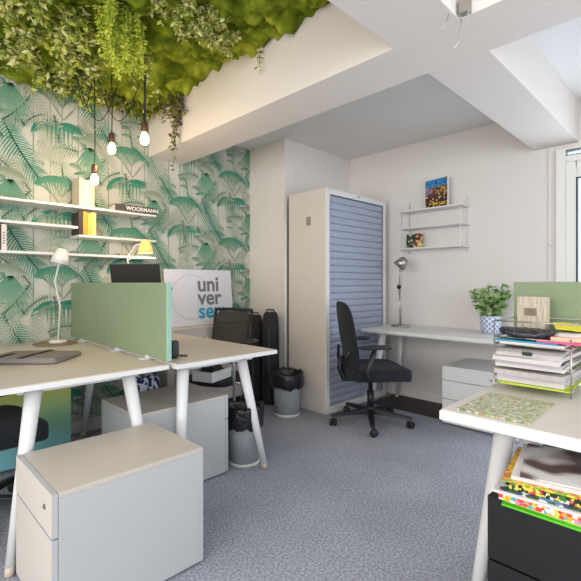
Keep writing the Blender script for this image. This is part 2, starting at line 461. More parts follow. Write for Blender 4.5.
wv = MB().box(X0, 2.87, Y1, Y1 + .12, 0, HF)
wallo = struct(wv.build('wall_left', mat('wallpaper_ground', '#c2c1b6', .8, var=.08, vscale=6)))
# merge pattern into the wall's own mesh
pat = WP.build('palm_pattern', M_print)
me = wallo.data
bm = bmesh.new(); bm.from_mesh(me); cl = bm.loops.layers.float_color.new('Col')
nold = len(bm.faces)
bm.from_mesh(pat.data); bm.faces.ensure_lookup_table()
for f in bm.faces[nold:]: f.material_index = 1
bm.to_mesh(me); bm.free(); me.materials.append(M_print)
bpy.data.objects.remove(pat)

# ------------------------------------------------------------------ living moss ceiling
def moss():
    nx, ny = 210, 190; xa, xb, ya, yb = -.35, 1.733, 1.065, 3.462
    vs = []; fs = []
    for i in range(nx + 1):
        for j in range(ny + 1):
            x = xa + (xb - xa) * i / nx; y = ya + (yb - ya) * j / ny
            p = Vector((x, y, 0))
            h = noise.fractal(p * 2.6 + Vector((3, 1, 0)), 1, 2, 4) * .045 + abs(noise.noise(Vector((p.x * 4.5, p.y * 8, 0)))) * .11 + abs(noise.noise(p * 15 + Vector((5, 0, 0)))) * .045 + noise.noise(p * 40) * .009
            vs.append((x, y, 2.63 - h))
    k = lambda i, j: i * (ny + 1) + j
    for i in range(nx):
        for j in range(ny): fs.append((k(i, j), k(i, j + 1), k(i + 1, j + 1), k(i + 1, j)))
    m = MB(); m.add(vs, fs); n0 = len(m.v)
    m.box(xa, xb, ya, yb, 2.66, 2.738)
    # side skirts
    for seq in ([k(i, 0) for i in range(nx + 1)], [k(i, ny) for i in range(nx + 1)], [k(0, j) for j in range(ny + 1)], [k(nx, j) for j in range(ny + 1)]):
        b = [(vs[q][0], vs[q][1], 2.67) for q in seq]; o = len(m.v); t = [vs[q] for q in seq]
        m.add(t + b, [(a, a + 1, a + 1 + len(seq), a + len(seq)) for a in range(len(seq) - 1)])
    mm = ramp_mat('cushion_moss', [(.25, '#36450f'), (.42, '#5a6a17'), (.55, '#7d8c26'), (.68, '#a3a93c'), (.85, '#7a6228')], 9, .95, bump=1.0, detail=10, spec=.1)
    o = m.build('moss_panel', mm, smooth=True)
    tag(o, 'lumpy bright green moss panel covering the ceiling bay above the wallpaper', 'moss', kind=None)
moss()

def leaf(cm, p, d, size, col, wr=.5):
    d = Vector(d).normalized(); s = d.cross(Vector((random.uniform(-1, 1), random.uniform(-1, 1), random.uniform(-1, 1)))).normalized()
    n = d.cross(s); w = size * wr
    c = mixc(col, (0, 0, 0), random.uniform(0, .12)); c2 = mixc(c, (.85, .9, .5), .2)
    a = p; t = p + d * size; mid = p + d * size * .45 - n * w * .15
    l = p + d * size * .5 + s * w * .5; r = p + d * size * .5 - s * w * .5
    l2 = p + d * size * .2 + s * w * .35; r2 = p + d * size * .2 - s * w * .35
    cm.poly([a, mid, l2], c); cm.poly([l2, mid, l], c); cm.poly([mid, t, l], c2)
    cm.poly([a, r2, mid], c); cm.poly([r2, r, mid], c2); cm.poly([mid, r, t], c)
def strand(cm, st, p0, length, spread, size, cols, n, r=.0015, sway=.06, droop=True):
    p = Vector(p0); d = Vector((random.uniform(-1, 1) * spread, random.uniform(-1, 1) * spread, -.35 if droop else -1)).normalized()
    pts = [p.copy()]; k = 9
    for i in range(k):
        d = (d + Vector((random.uniform(-sway, sway) * 2, random.uniform(-sway, sway) * 2, -.18))).normalized()
        p = p + d * length / k
        p.y = min(p.y, 3.45); p.x = min(p.x, 1.735)
        pts.append(p.copy())
    st.tube(pts, r, 4)
    for i in range(n):
        t = random.uniform(.05, 1) * k; j = min(int(t), k - 1); q = pts[j].lerp(pts[j + 1], t - j)
        dv = Vector((random.uniform(-1, 1), random.uniform(-1, 1), random.uniform(-.9, .4)))
        sz = size * random.uniform(.7, 1.25); 
        if q.y + sz > 3.46: dv.y = -abs(dv.y)
        if q.x + sz > 1.74: dv.x = -abs(dv.x)
        leaf(cm, q, dv, sz, random.choice(cols))
def hanging_plant(label, spots, nstr, ln, size, cols, nleaf, spread=.8, rad=.12, name='trailing_plant', group=None, zt=2.6):
    root = thing(name, label, 'plant', (0, 0, 0), 0, group)
    cm = CM(); st = MB()
    for (x, y) in spots:
        for i in range(nstr):
            a = random.uniform(0, 2 * PI); rr = rad * math.sqrt(random.random())
            px, py = min(1.72, x + rr * math.cos(a)), min(3.42, y + rr * math.sin(a))
            strand(cm, st, (px, py, zt), ln * random.uniform(.5, 1.1), spread, size, cols, nleaf)
    cm.build('foliage', M_leafc, root)['kind'] = 'stuff'
    st.build('stem', M_stem, root)['kind'] = 'stuff'
G1 = [L_('#b8bb4c'), L_('#dcdc86'), L_('#8d9c36'), L_('#ecebb0'), L_('#667a24')]
G2 = [L_('#c9d43c'), L_('#e0e65c'), L_('#a9bd28'), L_('#d5de46')]
G3 = [L_('#d2d478'), L_('#b3ba54'), L_('#ecebb8'), L_('#8f9c38')]
G4 = [L_('#4c3d1c'), L_('#6d6a2a'), L_('#5a3a1e'), L_('#7d8436')]
G5 = [L_('#b3bf3a'), L_('#7f9626'), L_('#c9cd52'), L_('#5f7a20')]
hanging_plant('variegated green trailing plant at far left edge of the moss ceiling', [(.5, 2.45), (.58, 2.75), (.66, 3.0), (.42, 2.3), (.36, 2.1)], 11, .14, .044, G1, 24)
hanging_plant('dense leafy trailing plant hanging left of the bright feathery fern', [(.72, 2.38), (.82, 2.5), (.92, 2.72), (.86, 2.62), (1.0, 2.9)], 12, .17, .044, G1 + G5, 24)
hanging_plant('large leafy plant drooping over the wallpaper top above the shelves', [(1.0, 3.2), (1.1, 3.25), (1.05, 3.1), (.9, 3.2)], 12, .17, .044, G5 + G1, 22)
hanging_plant('low foliage behind the bulb cords along the top of the wallpaper', [(1.25, 3.3), (1.4, 3.3), (1.52, 3.25), (1.64, 3.25)], 10, .12, .038, G5 + G4, 16)
hanging_plant('pale speckled trailing plant right of the fern in the moss ceiling', [(1.12, 2.0), (1.22, 2.02), (1.3, 2.05), (1.34, 1.92), (1.22, 1.86), (1.42, 2.05), (1.50, 2.02)], 9, .11, .032, G3, 20, rad=.09)
hanging_plant('slim light green strand hanging just right of the thick black cord', [(1.22, 2.5), (1.23, 2.52)], 3, .34, .026, G5 + G3, 16, spread=.1, rad=.03)
hanging_plant('sparse brown leafed vine hanging down in front of the beam by the wallpaper', [(1.68, 2.92), (1.66, 2.98)], 7, .26, .036, G4, 16, spread=.4, rad=.06)
hanging_plant('long thin tip of brown vine against the wallpaper below the beam edge', [(1.68, 2.92)], 4, .62, .034, G4, 26, spread=.02, rad=.01)
hanging_plant('small single sprig hanging from the moss edge onto the pale beam face', [(1.70, 1.97)], 3, .16, .026, G1, 9, spread=.12, rad=.015)
# bright feathery fern
def feathery():
    root = thing('hanging_fern', 'bright yellow-green feathery fern hanging from the moss, the palest plant', 'plant')
    cm = CM(); st = MB()
    for i in range(85):
        g_ = random.gauss(0, .06); g2 = random.gauss(0, .035); x = .96 + g_ + g2; y = 2.24 + g_ - g2; L0 = random.uniform(.14, .30)
        p = Vector((x, y, 2.58)); pts = [p.copy()]
        d = Vector((random.uniform(-.2, .2), random.uniform(-.2, .2), -1)).normalized()
        for k in range(8):
            d = (d + Vector((0, 0, -.12))).normalized(); p = p + d * L0 / 8; pts.append(p.copy())
        st.tube(pts, .0012, 4)
        for k in range(70):
            t = random.uniform(0, 7.99); j = int(t); q = pts[j].lerp(pts[j + 1], t - j)
            leaf(cm, q, (random.uniform(-1, 1), random.uniform(-1, 1), random.uniform(-1.2, .2)), .028, random.choice(G2), .3)
    cm.build('foliage', M_leafc, root)['kind'] = 'stuff'
    st.build('stem', M_stem, root)
feathery()

# ------------------------------------------------------------------ pendant bulbs
def pendant(x, y, zb, label, thick=.0035):
    t = thing('pendant_bulb', label, 'light bulb', (x, y, zb), 0, 'bare bulbs hanging from the moss ceiling')
    MB().tube([(0, 0, .09), (.003, 0, .25), (0, .002, 2.575 - zb)], thick, 6).build('cord', M_cord, t)
    MB().lathe([(.006, .10), (.016, .098), (.02, .085), (.02, .045), (.017, .035), (.0, .035)], 16).build('socket', M_copper, t, smooth=True)
    MB().lathe([(.001, -.042), (.012, -.040), (.023, -.028), (.027, -.008), (.024, .010), (.016, .026), (.012, .036), (.012, .045)], 20).build('bulb', M_bulb, t, smooth=True)
    l = bpy.data.lights.new('bulb_light', 'POINT'); l.energy = 4.5; l.color = (1, .72, .42); l.shadow_soft_size = .035
    lo = bpy.data.objects.new('bulb_light', l); lo.location = (0, 0, -.085); link(lo, t)
pendant(1.19, 2.43, 2.02, 'glowing bare bulb on the thick black cord, rightmost of the three', .006)
pendant(1.19, 2.91, 2.07, 'glowing bare bulb in copper socket, middle one of the three')
pendant(1.11, 3.0, 1.86, 'glowing bare bulb hanging lowest, just above the pale books')
# looped cables
lp = MB()
def loop(a, b, sag, n=16): return [(a[0] + (b[0] - a[0]) * i / n, a[1] + (b[1] - a[1]) * i / n, a[2] + (b[2] - a[2]) * i / n - sag * math.sin(PI * i / n)) for i in range(n + 1)]
lp.tube(loop((.98, 3.0, 2.57), (1.22, 2.82, 2.57), .34), .003, 5)
lp.tube(loop((1.1, 2.95, 2.57), (1.38, 2.9, 2.57), .30), .003, 5)
lp.tube(loop((.95, 2.9, 2.57), (1.10, 3.0, 2.57), .26), .003, 5)
tag(lp.build('looped_cable', M_cord, smooth=True), 'thin black cable hanging in loops below the moss between the bulbs', 'cable')
# wire ends hanging from the corner of the beams
wr = MB()
wr.tube([(1.745, .745, 2.42), (1.72, .74, 2.26), (1.70, .72, 2.19), (1.705, .735, 2.12), (1.70, .75, 2.10)], .0022, 5)
wr.tube([(1.745, .735, 2.42), (1.70, .76, 2.28), (1.67, .77, 2.2), (1.66, .79, 2.17)], .0022, 5)
wr.tube([(1.74, .73, 2.40), (1.715, .70, 2.24), (1.73, .71, 2.18)], .002, 5)
wr.box(1.715, 1.748, .70, .738, 2.24, 2.30)
tag(wr.build('hanging_wire', M_steel, loc=(-.013, 0, 0)), 'loose pale wire ends dangling from the corner where two beams meet', 'wire')

# ------------------------------------------------------------------ desks
def add_leg(t, top, foot, r0=.034, r1=.019):
    top = Vector(top); foot = Vector(foot); d = (foot - top)
    l = MB().tube([top, top.lerp(foot, .5), foot + (top - foot) * (.035 / d.length)], [r0, (r0 + r1) / 2, r1], 18).build('leg', M_leg, t, smooth=True)
    MB().tube([foot + (top - foot) * (.035 / d.length), foot + Vector((0, 0, .001))], [r1 * .95, r1 * .9], 14).build('foot_cap', mat('foot_cap_plastic', '#cdbfae', .5), l, smooth=True)
def desk(label, x0, x1, y0, y1, legs, top_m, name='desk', th=.028, bev=.006):
    cx, cy = (x0 + x1) / 2, (y0 + y1) / 2
    t = thing(name, label, 'desk', (cx, cy, 0))
    hx, hy = (x1 - x0) / 2, (y1 - y0) / 2
    MB().box(-hx, hx, -hy, hy, .73 - th, .73, 0).build('tabletop', top_m, t, bevel=bev)
    e = MB()
    e.box(-hx - .0015, hx + .0015, -hy - .0015, hy + .0015, .73 - th + .002, .73 - .005)
    e.build('edge_band', M_white, t, bevel=.001)
    f = MB(); zz = .73 - th
    f.box(-hx + .12, hx - .12, -hy + .10, -hy + .14, zz - .03, zz - .002); f.box(-hx + .12, hx - .12, hy - .14, hy - .10, zz - .03, zz - .002)
    f.box(-hx + .16, -hx + .19, -hy + .14, hy - .14, zz - .03, zz - .002); f.box(hx - .19, hx - .16, -hy + .14, hy - .14, zz - .03, zz - .002)
    f.build('underframe', M_leg, t)
    for (tp, ft) in legs:
        add_leg(t, (tp[0] - cx, tp[1] - cy, zz - .002), (ft[0] - cx, ft[1] - cy, 0))
    return t
desk('cream topped desk with a grey felt sleeve on it, left of the long green screen', .34, 1.112, 2.0, 3.43,
     [((.52, 2.09), (.40, 1.96)), ((.935, 2.09), (1.01, 1.96)), ((.52, 3.33), (.42, 3.4)), ((.92, 3.33), (1.03, 3.4))], M_deskw)
desk('cream topped desk right of the long green screen, nearer the mesh chair', 1.138, 1.845, 1.965, 3.38,
     [((1.23, 2.06), (1.165, 1.985)), ((1.65, 2.09), (1.76, 1.985)), ((1.23, 3.3), (1.16, 3.36)), ((1.60, 3.3), (1.72, 3.36))], M_deskw)
desk('white desk along the back wall carrying the reading lamp and potted plant', 3.25, 3.88, .97, 2.33,
     [((3.38, 2.17), (3.33, 2.28)), ((3.74, 2.20), (3.80, 2.28)), ((3.38, 1.1), (3.33, 1.02)), ((3.74, 1.1), (3.8, 1.02))], M_white, th=.03)
desk('white desk at right holding the wire letter tray', 1.356, 2.09, -.85, .652,
     [((1.52, .495), (1.41, .575)), ((1.92, .52), (2.03, .60)), ((1.52, -.7), (1.41, -.78)), ((1.92, -.7), (2.03, -.78))], mat('right_desk_laminate', '#ddd5cd', .35, var=.02), th=.036)

# screens
def screen(label, x, y0, y1, z1=1.15, brackets=()):
    t = thing('desk_screen', label, 'desk divider', (x, (y0 + y1) / 2, 0))
    h = (y1 - y0) / 2
    MB().box(-.012, .012, -h + .012, h, .745, z1).build('panel', M_green, t, bevel=.004)
    MB().box(-.013, .013, -h, -h + .012, .745, z1).build('edge_trim', M_aqua, t, bevel=.003)
    for yy in brackets:
        MB().box(-.05, .05, yy - .03, yy + .03, .7305, .737).box(-.014, .014, yy - .02, yy + .02, .735, .75).build('bracket', M_white, t, bevel=.002)
screen('long sage green fabric screen between the two cream topped desks', 1.118, 2.005, 3.455, 1.152, (-.50, -.1, .5))
screen('sage green fabric screen behind the letter tray on the right desk', 2.105, -.85, .655, 1.155, (.45, -.3))

# ------------------------------------------------------------------ pedestals
def pedestal(label, x0, x1, y0, y1, front, h=.475, splits=(.33,), body=M_pedw, fr=M_pedw, name='drawer_pedestal', top_m=None, key=True, ff=None):
    """front: '-x' or '+x' – the side with the drawers"""
    t = thing(name, label, 'cabinet', ((x0 + x1) / 2, (y0 + y1) / 2, 0))
    hx, hy = (x1 - x0) / 2, (y1 - y0) / 2; s = -1 if front == '-x' else 1
    a, b = (-hx + .02, hx) if s < 0 else (-hx, hx - .02)
    MB().box(a, b, -hy, hy, .012, h - .018).build('body', body, t, bevel=.002)
    MB().box(a - (.0), b, -hy, hy, h - .018, h).build('top', top_m or M_ptop, t, bevel=.003)
    for sx in (-1, 1):
        for sy in (-1, 1):
            MB().tube([(sx * (hx - .06), sy * (hy - .05), .013), (sx * (hx - .06), sy * (hy - .05), .0)], .02, 12).build('foot', M_blk, t)
    zs = [h] + list(splits) + [.012]
    for i, (z1, z0) in enumerate(zip(zs, zs[1:])):
        xa, xb = (-hx, -hx + .018) if s < 0 else (hx - .018, hx)
        db = MB().box(xa, xb, -hy, hy, z0 + .004, z1 - (.0 if i == 0 else .002)); db.m[0 if s < 0 else 1] = 1
        d = db.build('drawer', [fr, ff or fr], t)
        if key and i == 0:
            kx = -hx if s < 0 else hx
            k = MB(); k.lathe([(0, 0), (.009, 0), (.009, .004), (0, .005)], 14, M=Matrix.Translation((kx, -hy + .07, h - .06)) @ Matrix.Rotation(s * PI / 2, 4, 'Y'))
            k.box(kx + s * .004, kx + s * .007, -hy + .069, -hy + .071, h - .065, h - .055)
            k.build('lock', M_steel, d)
    return t
pedestal('low white drawer pedestal with warm light painted on its front, in the foreground, nearest to the camera', .42, .985, 1.492, 1.94, '-x', ff=M_ped)  # front face tinted cream for warm side light; the pedestal is white
pedestal('low white drawer pedestal tucked under the desk by the small bin', .975, 1.555, 2.09, 2.53, '+x')
pedestal('white drawer pedestal under the back desk against the wall', 3.34, 3.86, 1.13, 1.585, '-x', .475, (.36, .21), M_white, M_white, top_m=M_white)
M_blackm = mat('black_pedestal_metal', '#111113', .5, var=.1)
pedestal('black drawer pedestal under the right desk beneath the pile of magazines', 1.225, 1.80, -.03, .45, '-x', .56, (.385, .20), M_blackm, M_blackm, key=False, top_m=M_blackm)

# ------------------------------------------------------------------ tambour cabinet
def tambour():
    x0, x1, y0, y1, H = 2.85, 3.80, 2.42, 2.87, 1.985
    t = thing('tambour_cabinet', 'tall white office cabinet, warm light painted on its sides, with a closed blue-grey slatted shutter', 'cabinet', ((x0 + x1) / 2, (y0 + y1) / 2, 0))
    hx, hy = (x1 - x0) / 2, (y1 - y0) / 2
    c = MB(); c.box(-hx, -hx + .02, -hy, hy, 0, H); c.box(hx - .02, hx, -hy, hy, 0, H); c.box(-hx + .02, hx - .02, hy - .02, hy, 0, H)
    c.box(-hx + .02, hx - .02, -hy, hy - .02, H - .03, H); c.box(-hx + .02, hx - .02, -hy + .03, hy - .02, 0, .06)
    c.build('carcass', M_ped, t, bevel=.002)  # white carcass, with warm side light painted in as cream
    f = MB(); f.box(-hx, -hx + .045, -hy - .012, -hy, 0, H); f.box(hx - .04, hx, -hy - .012, -hy, 0, H); f.box(-hx + .045, hx - .04, -hy - .012, -hy, H - .05, H); f.box(-hx + .045, hx - .04, -hy - .012, -hy, 0, .06)
    f.build('front_frame', M_white, t, bevel=.002)
    n = 30; a, b = -hx + .046, hx - .041; z0, z1 = .061, H - .051; st = (z1 - z0) / n
    vs = []; prof = []
    for i in range(n):
        z = z0 + st * i
        prof += [(z, .020), (z + st * .06, .0195), (z + st * .10, .010), (z + st * .5, .006), (z + st * .92, .010), (z + st * .99, .0195)]
    prof.append((z1, .02))
    for z, d in prof: vs += [(a, -hy + d, z), (b, -hy + d, z)]
    m = MB(); m.add(vs, [(2 * i, 2 * i + 1, 2 * i + 3, 2 * i + 2) for i in range(len(prof) - 1)], 0)
    # dark grooves get their own slot
    for k in range(len(m.m)):
        if k % 6 in (0, 5): m.m[k] = 1
    m.build('shutter', [mat('blue_grey_shutter', '#a0a8bb', .38, var=.04, vscale=3, stretch=(1, 1, 12)), mat('shutter_groove', '#8f97b2', .6)], t)
    MB().box(-.02, .09, -hy + .0, -hy + .008, .5, .52)
    l = MB(); l.lathe([(0, 0), (.008, 0), (.008, .004), (0, .005)], 12, M=Matrix.Translation((.0, -hy - .012, H - .02)) @ Matrix.Rotation(PI / 2, 4, 'X')); l.build('lock', M_dark, t)
    h = MB(); h.box(-hx - .004, -hx, -.055, -.005, 1.67, 1.75)
    hk = h.build('hook_plate', mat('hook_metal', '#a79f8e', .4, .5), t, bevel=.001)
    MB().tube([(-hx - .004, -.02, 1.70), (-hx - .03, -.02, 1.695), (-hx - .045, -.01, 1.70), (-hx - .05, -.008, 1.715)], [.006, .006, .007, .008], 8).build('hook', M_white, hk, smooth=True)
tambour()
# pipe in the corner by the cabinet
pp = MB().tube([(2.853, 2.92, .0), (2.853, 2.92, 1.95)], .014, 12)
tag(pp.build('wall_pipe', M_white, smooth=True), 'slim white vertical pipe between the cream pillar and tall cabinet', 'pipe')

# ------------------------------------------------------------------ chairs
def task_chair(label, x, y, rz):
    t = thing('task_chair', label, 'chair', (x, y, 0), rz, 'black swivel office chairs')
    b = MB()
    for i in range(5):
        a = 2 * PI * i / 5 + .68
        Mx = Matrix.Rotation(a, 4, 'Z')
        b.add([(.03, -.028, .085), (.03, .028, .085), (.03, .024, .125), (.03, -.024, .125), (.33, -.018, .070), (.33, .018, .070), (.33, .014, .09), (.33, -.014, .09)],
              [(0, 1, 5, 4), (3, 7, 6, 2), (0, 4, 7, 3), (1, 2, 6, 5), (4, 5, 6, 7), (0, 3, 2, 1)], 0, Mx)
    b.lathe([(.0, .08), (.042, .08), (.042, .12), (.03, .14), (0, .14)], 20)
    b.build('star_base', M_blk, t, bevel=.003)
    for i in range(5):
        a = 2 * PI * i / 5 + .68; cx, cy = .315 * math.cos(a), .315 * math.sin(a)
        c = MB(); tw = a + 1.2
        for s in (-1, 1):
            Mx = Matrix.Translation((cx, cy, .029)) @ Matrix.Rotation(tw, 4, 'Z') @ Matrix.Translation((.012, s * .016, 0)) @ Matrix.Rotation(PI / 2, 4, 'X')
            c.lathe([(0, -.011), (.022, -.011), (.028, -.006), (.028, .006), (.022, .011), (0, .011)], 20, M=Mx)
        c.tube([(cx, cy, .03), (cx, cy, .075)], .008, 8)
        c.box(-.004, .024, -.004, .004, .025, .05, M=Matrix.Translation((cx, cy, 0)) @ Matrix.Rotation(tw, 4, 'Z'))
        c.build('castor', M_blk, t, smooth=True)
    MB().lathe([(.0, .13), (.028, .13), (.028, .27), (.018, .27), (.018, .37), (0, .37)], 18).build('gas_lift', M_dark, t, smooth=True)
    m = MB(); m.box(-.16, .12, -.07, .07, .355, .395); m.box(-.24, -.12, -.035, .035, .355, .385); m.build('mechanism', M_blk, t, bevel=.008)
    def bend(p):
        p.z -= .02 * max(0, (p.x - .12) / .13) ** 2 * (1 if p.x > .12 else 0); p.z += .012 * (abs(p.y) / .24) ** 2
        return p
    MB().squad((.04, 0, .425), (.50, .49, .115), .32, .38, 40, 16, fn=bend).build('seat', M_fab, t, smooth=True)
    def bb(p):
        h = p.z / .28
        w = 1 - .12 * max(0, h) ** 2 - .08 * max(0, -h)
        p.y *= w
        p.x += .022 * (p.y / .22) ** 2 - .008 * h * h - .03 * h + .015 * math.exp(-((h + .45) / .35) ** 2)
        return p
    MB().squad((-.215, 0, .71), (.042, .45, .58), .5, .35, 40, 20, fn=bb).build('backrest', M_fab, t, smooth=True)
    s = MB(); s.tube([(-.15, 0, .375), (-.23, 0, .39), (-.258, 0, .46), (-.245, 0, .56)], [.028, .026, .024, .02], 10)
    for sy in (-1, 1): s.tube([(-.25, 0, .50), (-.245, sy * .12, .52), (-.225, sy * .18, .62)], .012, 8)
    s.build('back_support', M_blk, t, smooth=True)
    for sy in (-1, 1):
        a = MB(); a.tube([(-.06, sy * .20, .40), (-.09, sy * .275, .40), (-.12, sy * .285, .47), (-.06, sy * .285, .645)], [.02, .022, .02, .016], 10)
        ar = a.build('armrest', M_blk, t, smooth=True)
        MB().squad((-.05, sy * .28, .662), (.26, .085, .03), .5, .5, 24, 8).build('arm_pad', M_blk, ar, smooth=True)
    return t
ch = task_chair('black swivel chair with armrests in front of the blue-grey cabinet shutter', 2.94, 2.01, R(-38))
dup(ch, (.36, 2.52, 0), R(4), 'black swivel chair pushed under the left desk, cut off by the picture edge')

def visitor_chair():
    t = thing('mesh_chair', 'chrome framed chair with see-through grey mesh back behind the desk corner', 'chair', (2.03, 2.875, 0), R(206))
    # local +x is the facing direction
    def ba(p): p.x -= .10 * (p.z + .23) / .46; return p
    MB().squad((-.20, 0, .69), (.012, .33, .43), .25, .2, 30, 12, fn=ba).build('backrest', M_meshb, t, smooth=True)
    f = MB(); P = lambda y, z: (-.20 - .10 * (z - .46) / .46, y, z)
    for s in (-1, 1): f.tube([P(s * .17, .45), P(s * .175, .7), P(s * .175, .92)], .013, 8)
    f.tube([P(-.175, .915), P(0, .922), P(.175, .915)], .014, 8); f.tube([P(-.17, .80), P(.17, .80)], .006, 6); f.tube([P(-.17, .47), P(.17, .47)], .012, 8)
    f.build('back_frame', M_blk, t, smooth=True)
    MB().squad((.03, 0, .385), (.46, .44, .05), .4, .35, 30, 10).build('seat', M_nylon, t, smooth=True)
    for s in (-1, 1):
        y = s * .255
        c = MB().tube([(-.24, y, .66), (.16, y, .665), (.20, y, .645), (.205, y, .60), (.20, y, .10), (.19, y, .03), (.15, y, .014), (-.20, y, .014)], .011, 10)
        c.tube([(-.24, y, .66), (-.235, s * .21, .66)], .011, 8); c.tube([(.1, y, .375), (.1, s * .2, .375)], .009, 8)
        c.build('leg_frame', M_chrome, t, smooth=True)
        MB().squad((-.02, y, .678), (.24, .04, .022), .5, .5, 20, 8).build('arm_pad', M_blk, t, smooth=True)
visitor_chair()
# box and crumpled bag on its seat
bx = thing('storage_box', 'open white cardboard box with black plastic poking out, on the mesh chair seat', 'box', (1.90, 2.755, .412), R(20))
b = MB(); b.box(-.13, .13, -.09, .09, 0, .004)
for a in ((-.13, .13, -.09, -.086), (-.13, .13, .086, .09), (-.13, -.126, -.086, .086), (.126, .13, -.086, .086)): b.box(a[0], a[1], a[2], a[3], .004, .075)
b.build('carton', M_white, bx)
def crumple(p):
    q = Vector(p) * 22; k = 1 + .35 * noise.noise(q) + .2 * noise.noise(q * 2.3)
    return Vector((p.x * k, p.y * k, p.z * k))
cb = MB().squad((0, 0, .05), (.21, .135, .085), .8, .7, 40, 18, fn=crumple)
tag(cb.build('plastic_bag', M_bag, smooth=True), 'crumpled black plastic bag stuffed inside the white carton', 'bag'); cbo = bpy.data.objects['plastic_bag']
cbo.location = (1.90, 2.755, .424); cbo.rotation_euler = (0, 0, R(20))

# ------------------------------------------------------------------ bins
def bin_(label, x, y, h, r, seed):
    t = thing('waste_bin', label, 'bin', (x, y, 0), 0, 'grey waste bins with black liners')
    random.seed(seed)
    MB().lathe([(r * .78, .012), (r * .79, .014), (r * .98, h - .02), (r * .96, h - .02), (r * .77, .02), (0, .02)], 32, cap=False).build('bucket', M_binmesh, t, smooth=True)
    MB().lathe([(0, 0), (r * .80, 0), (r * .83, .01), (r * .81, .022), (r * .76, .022), (0, .016)], 32, cap=False).build('base_ring', M_white, t, smooth=True)
    seg = 48; vs = []; prof = [(r * .55, -.16), (r * .86, -.10), (r * .93, -.01), (r * 1.0, .012), (r * 1.05, -.005), (r * 1.06, -.06), (r * 1.045, -.115)]
    for j, (pr, pz) in enumerate(prof):
        for k in range(seg):
            a = 2 * PI * k / seg
            w = noise.noise(Vector((math.cos(a) * 4 + seed, math.sin(a) * 4, j * .9)))
            rr = max(pr + w * .010, (r * 1.01 if j > 3 else 0)); zz = h - .01 + pz + w * .022 * (1.5 if j == 6 else 1)
            vs.append((rr * math.cos(a), rr * math.sin(a), zz))
    m = MB(); m.add(vs, [(j * seg + k, j * seg + (k + 1) % seg, (j + 1) * seg + (k + 1) % seg, (j + 1) * seg + k) for j in range(len(prof) - 1) for k in range(seg)])
    m.f.append(tuple(range(seg))); m.m.append(0)
    m.build('bin_liner', M_bag, t, smooth=True)
bin_('grey waste bin with black liner standing beside the tall cabinet', 2.62, 2.66, .375, .135, 3)
bin_('grey waste bin with black liner behind the desk leg, beside the white pedestal', 1.725, 2.145, .37, .12, 9)

# ------------------------------------------------------------------ black cases by the pillar
def case(label, x, y, w, d, h, rz, tilt=0):
    t = thing('upright_case', label, 'bag', (x, y, 0), rz, 'black cases standing by the pillar')
    def taper(p): k = 1 - .10 * max(0, p.z / (h / 2)) ** 3; p.x *= k; p.y *= k; p.y += tilt * (p.z + h / 2); return p
    MB().squad((0, 0, h / 2), (d, w, h), .25, .35, 32, 20, fn=taper).build('case_body', M_nylon, t, smooth=True)
    o = tilt * h
    MB().tube([(-.01, o - .04, h - .01), (-.01, o - .035, h + .02), (-.01, o + .035, h + .02), (-.01, o + .04, h - .01)], .007, 8).build('carry_handle', M_blk, t, smooth=True)
    z = MB()
    z.box(-d / 2 - .003, -d / 2 + .004, -.012, .012, .05, h * .85)
    z.build('strap', mat('grey_webbing', '#3c3b40', .8), t)
case('narrow black upright case, the one further from the bin', 2.705, 3.20, .15, .13, .84, R(35))
case('narrow black upright case with top handle, the one nearer the bin', 2.74, 3.01, .15, .13, .875, R(35))

# ------------------------------------------------------------------ side cabinet and sign board
sb = thing('sideboard', 'plain cream sideboard against the wallpaper under the white sign', 'cabinet', (2.20, 3.335, 0))
MB().box(-.40, .40, -.075, .113, .06, .735).build('body', M_ped, sb, bevel=.003)
MB().box(-.41, .41, -.085, .113, .735, .755).build('top', M_deskw, sb, bevel=.003)
MB().box(-.38, .38, -.06, .113, 0, .06).build('plinth', M_dark, sb)
bo = thing('sign_board', 'white sign board with grey and cyan lettering leaning on the wallpaper', 'sign', (2.25, 3.40, .757))
tl = Matrix.Rotation(R(-5), 4, 'X')
MB().box(-.385, .345, 0, .008, 0, .52, M=tl).build('board', M_board, bo, bevel=.001)
bs = lambda x, z: tl @ basis((1, 0, 0), (0, 0, 1), (0, -1, 0), (x, -.0005, z))
text_obj('lettering', 'uni', .20, M_grey, bo, bs(-.05, .318), bold=.0048, sx=1.0)
text_obj('lettering', 'ver', .20, M_grey, bo, bs(-.05, .192), bold=.0048, sx=1.0)
text_obj('lettering', 'sem', .20, M_cyan, bo, bs(-.05, .066), bold=.0048, sx=1.0)
ci = MB()
for k in range(64):
    a0 = 2 * PI * k / 64 + R(35); a1 = a0 + .055
    if k > 52: break
    ci.tube([(-.12 + .205 * math.cos(a), -.0015, .265 + .205 * math.sin(a)) for a in (a0, a1)], .0017, 4, M=tl)
ci.build('circle_outline', M_grey, bo)
MB().box(-.052, -.049, -.0015, -.0002, .08, .43, M=tl).build('rule_line', mat('pale_lilac_print', '#b4b4c9', .5), bo)

# ------------------------------------------------------------------ shelves on the wallpaper
def shelf(label, x0, x1, z, y0=3.27, name='wall_shelf', group='thin white shelves on the wallpaper', br=()):
    t = thing(name, label, 'shelf', ((x0 + x1) / 2, (y0 + Y1) / 2, z), 0, group)
    hx = (x1 - x0) / 2; hy = (Y1 - y0) / 2
    MB().box(-hx, hx, -hy, hy - .002, -.018, 0).build('board', M_white, t, bevel=.002)
    for bx_ in br:
        MB().box(bx_ - .006, bx_ + .006, -hy * .5, hy - .002, -.03, -.018).build('bracket', M_steel, t)
shelf('long white top shelf carrying the dark book and pale volumes', .1, 1.705, 1.712, br=(-.3, .7))
shelf('short white middle shelf left of the yellow books', .1, 1.095, 1.562, br=(-.2,))
shelf('short white shelf holding the upright yellow books', 1.10, 1.70, 1.503, br=(.2,))
shelf('long white lowest shelf on the wallpaper', .1, 1.70, 1.364, br=(.6,))

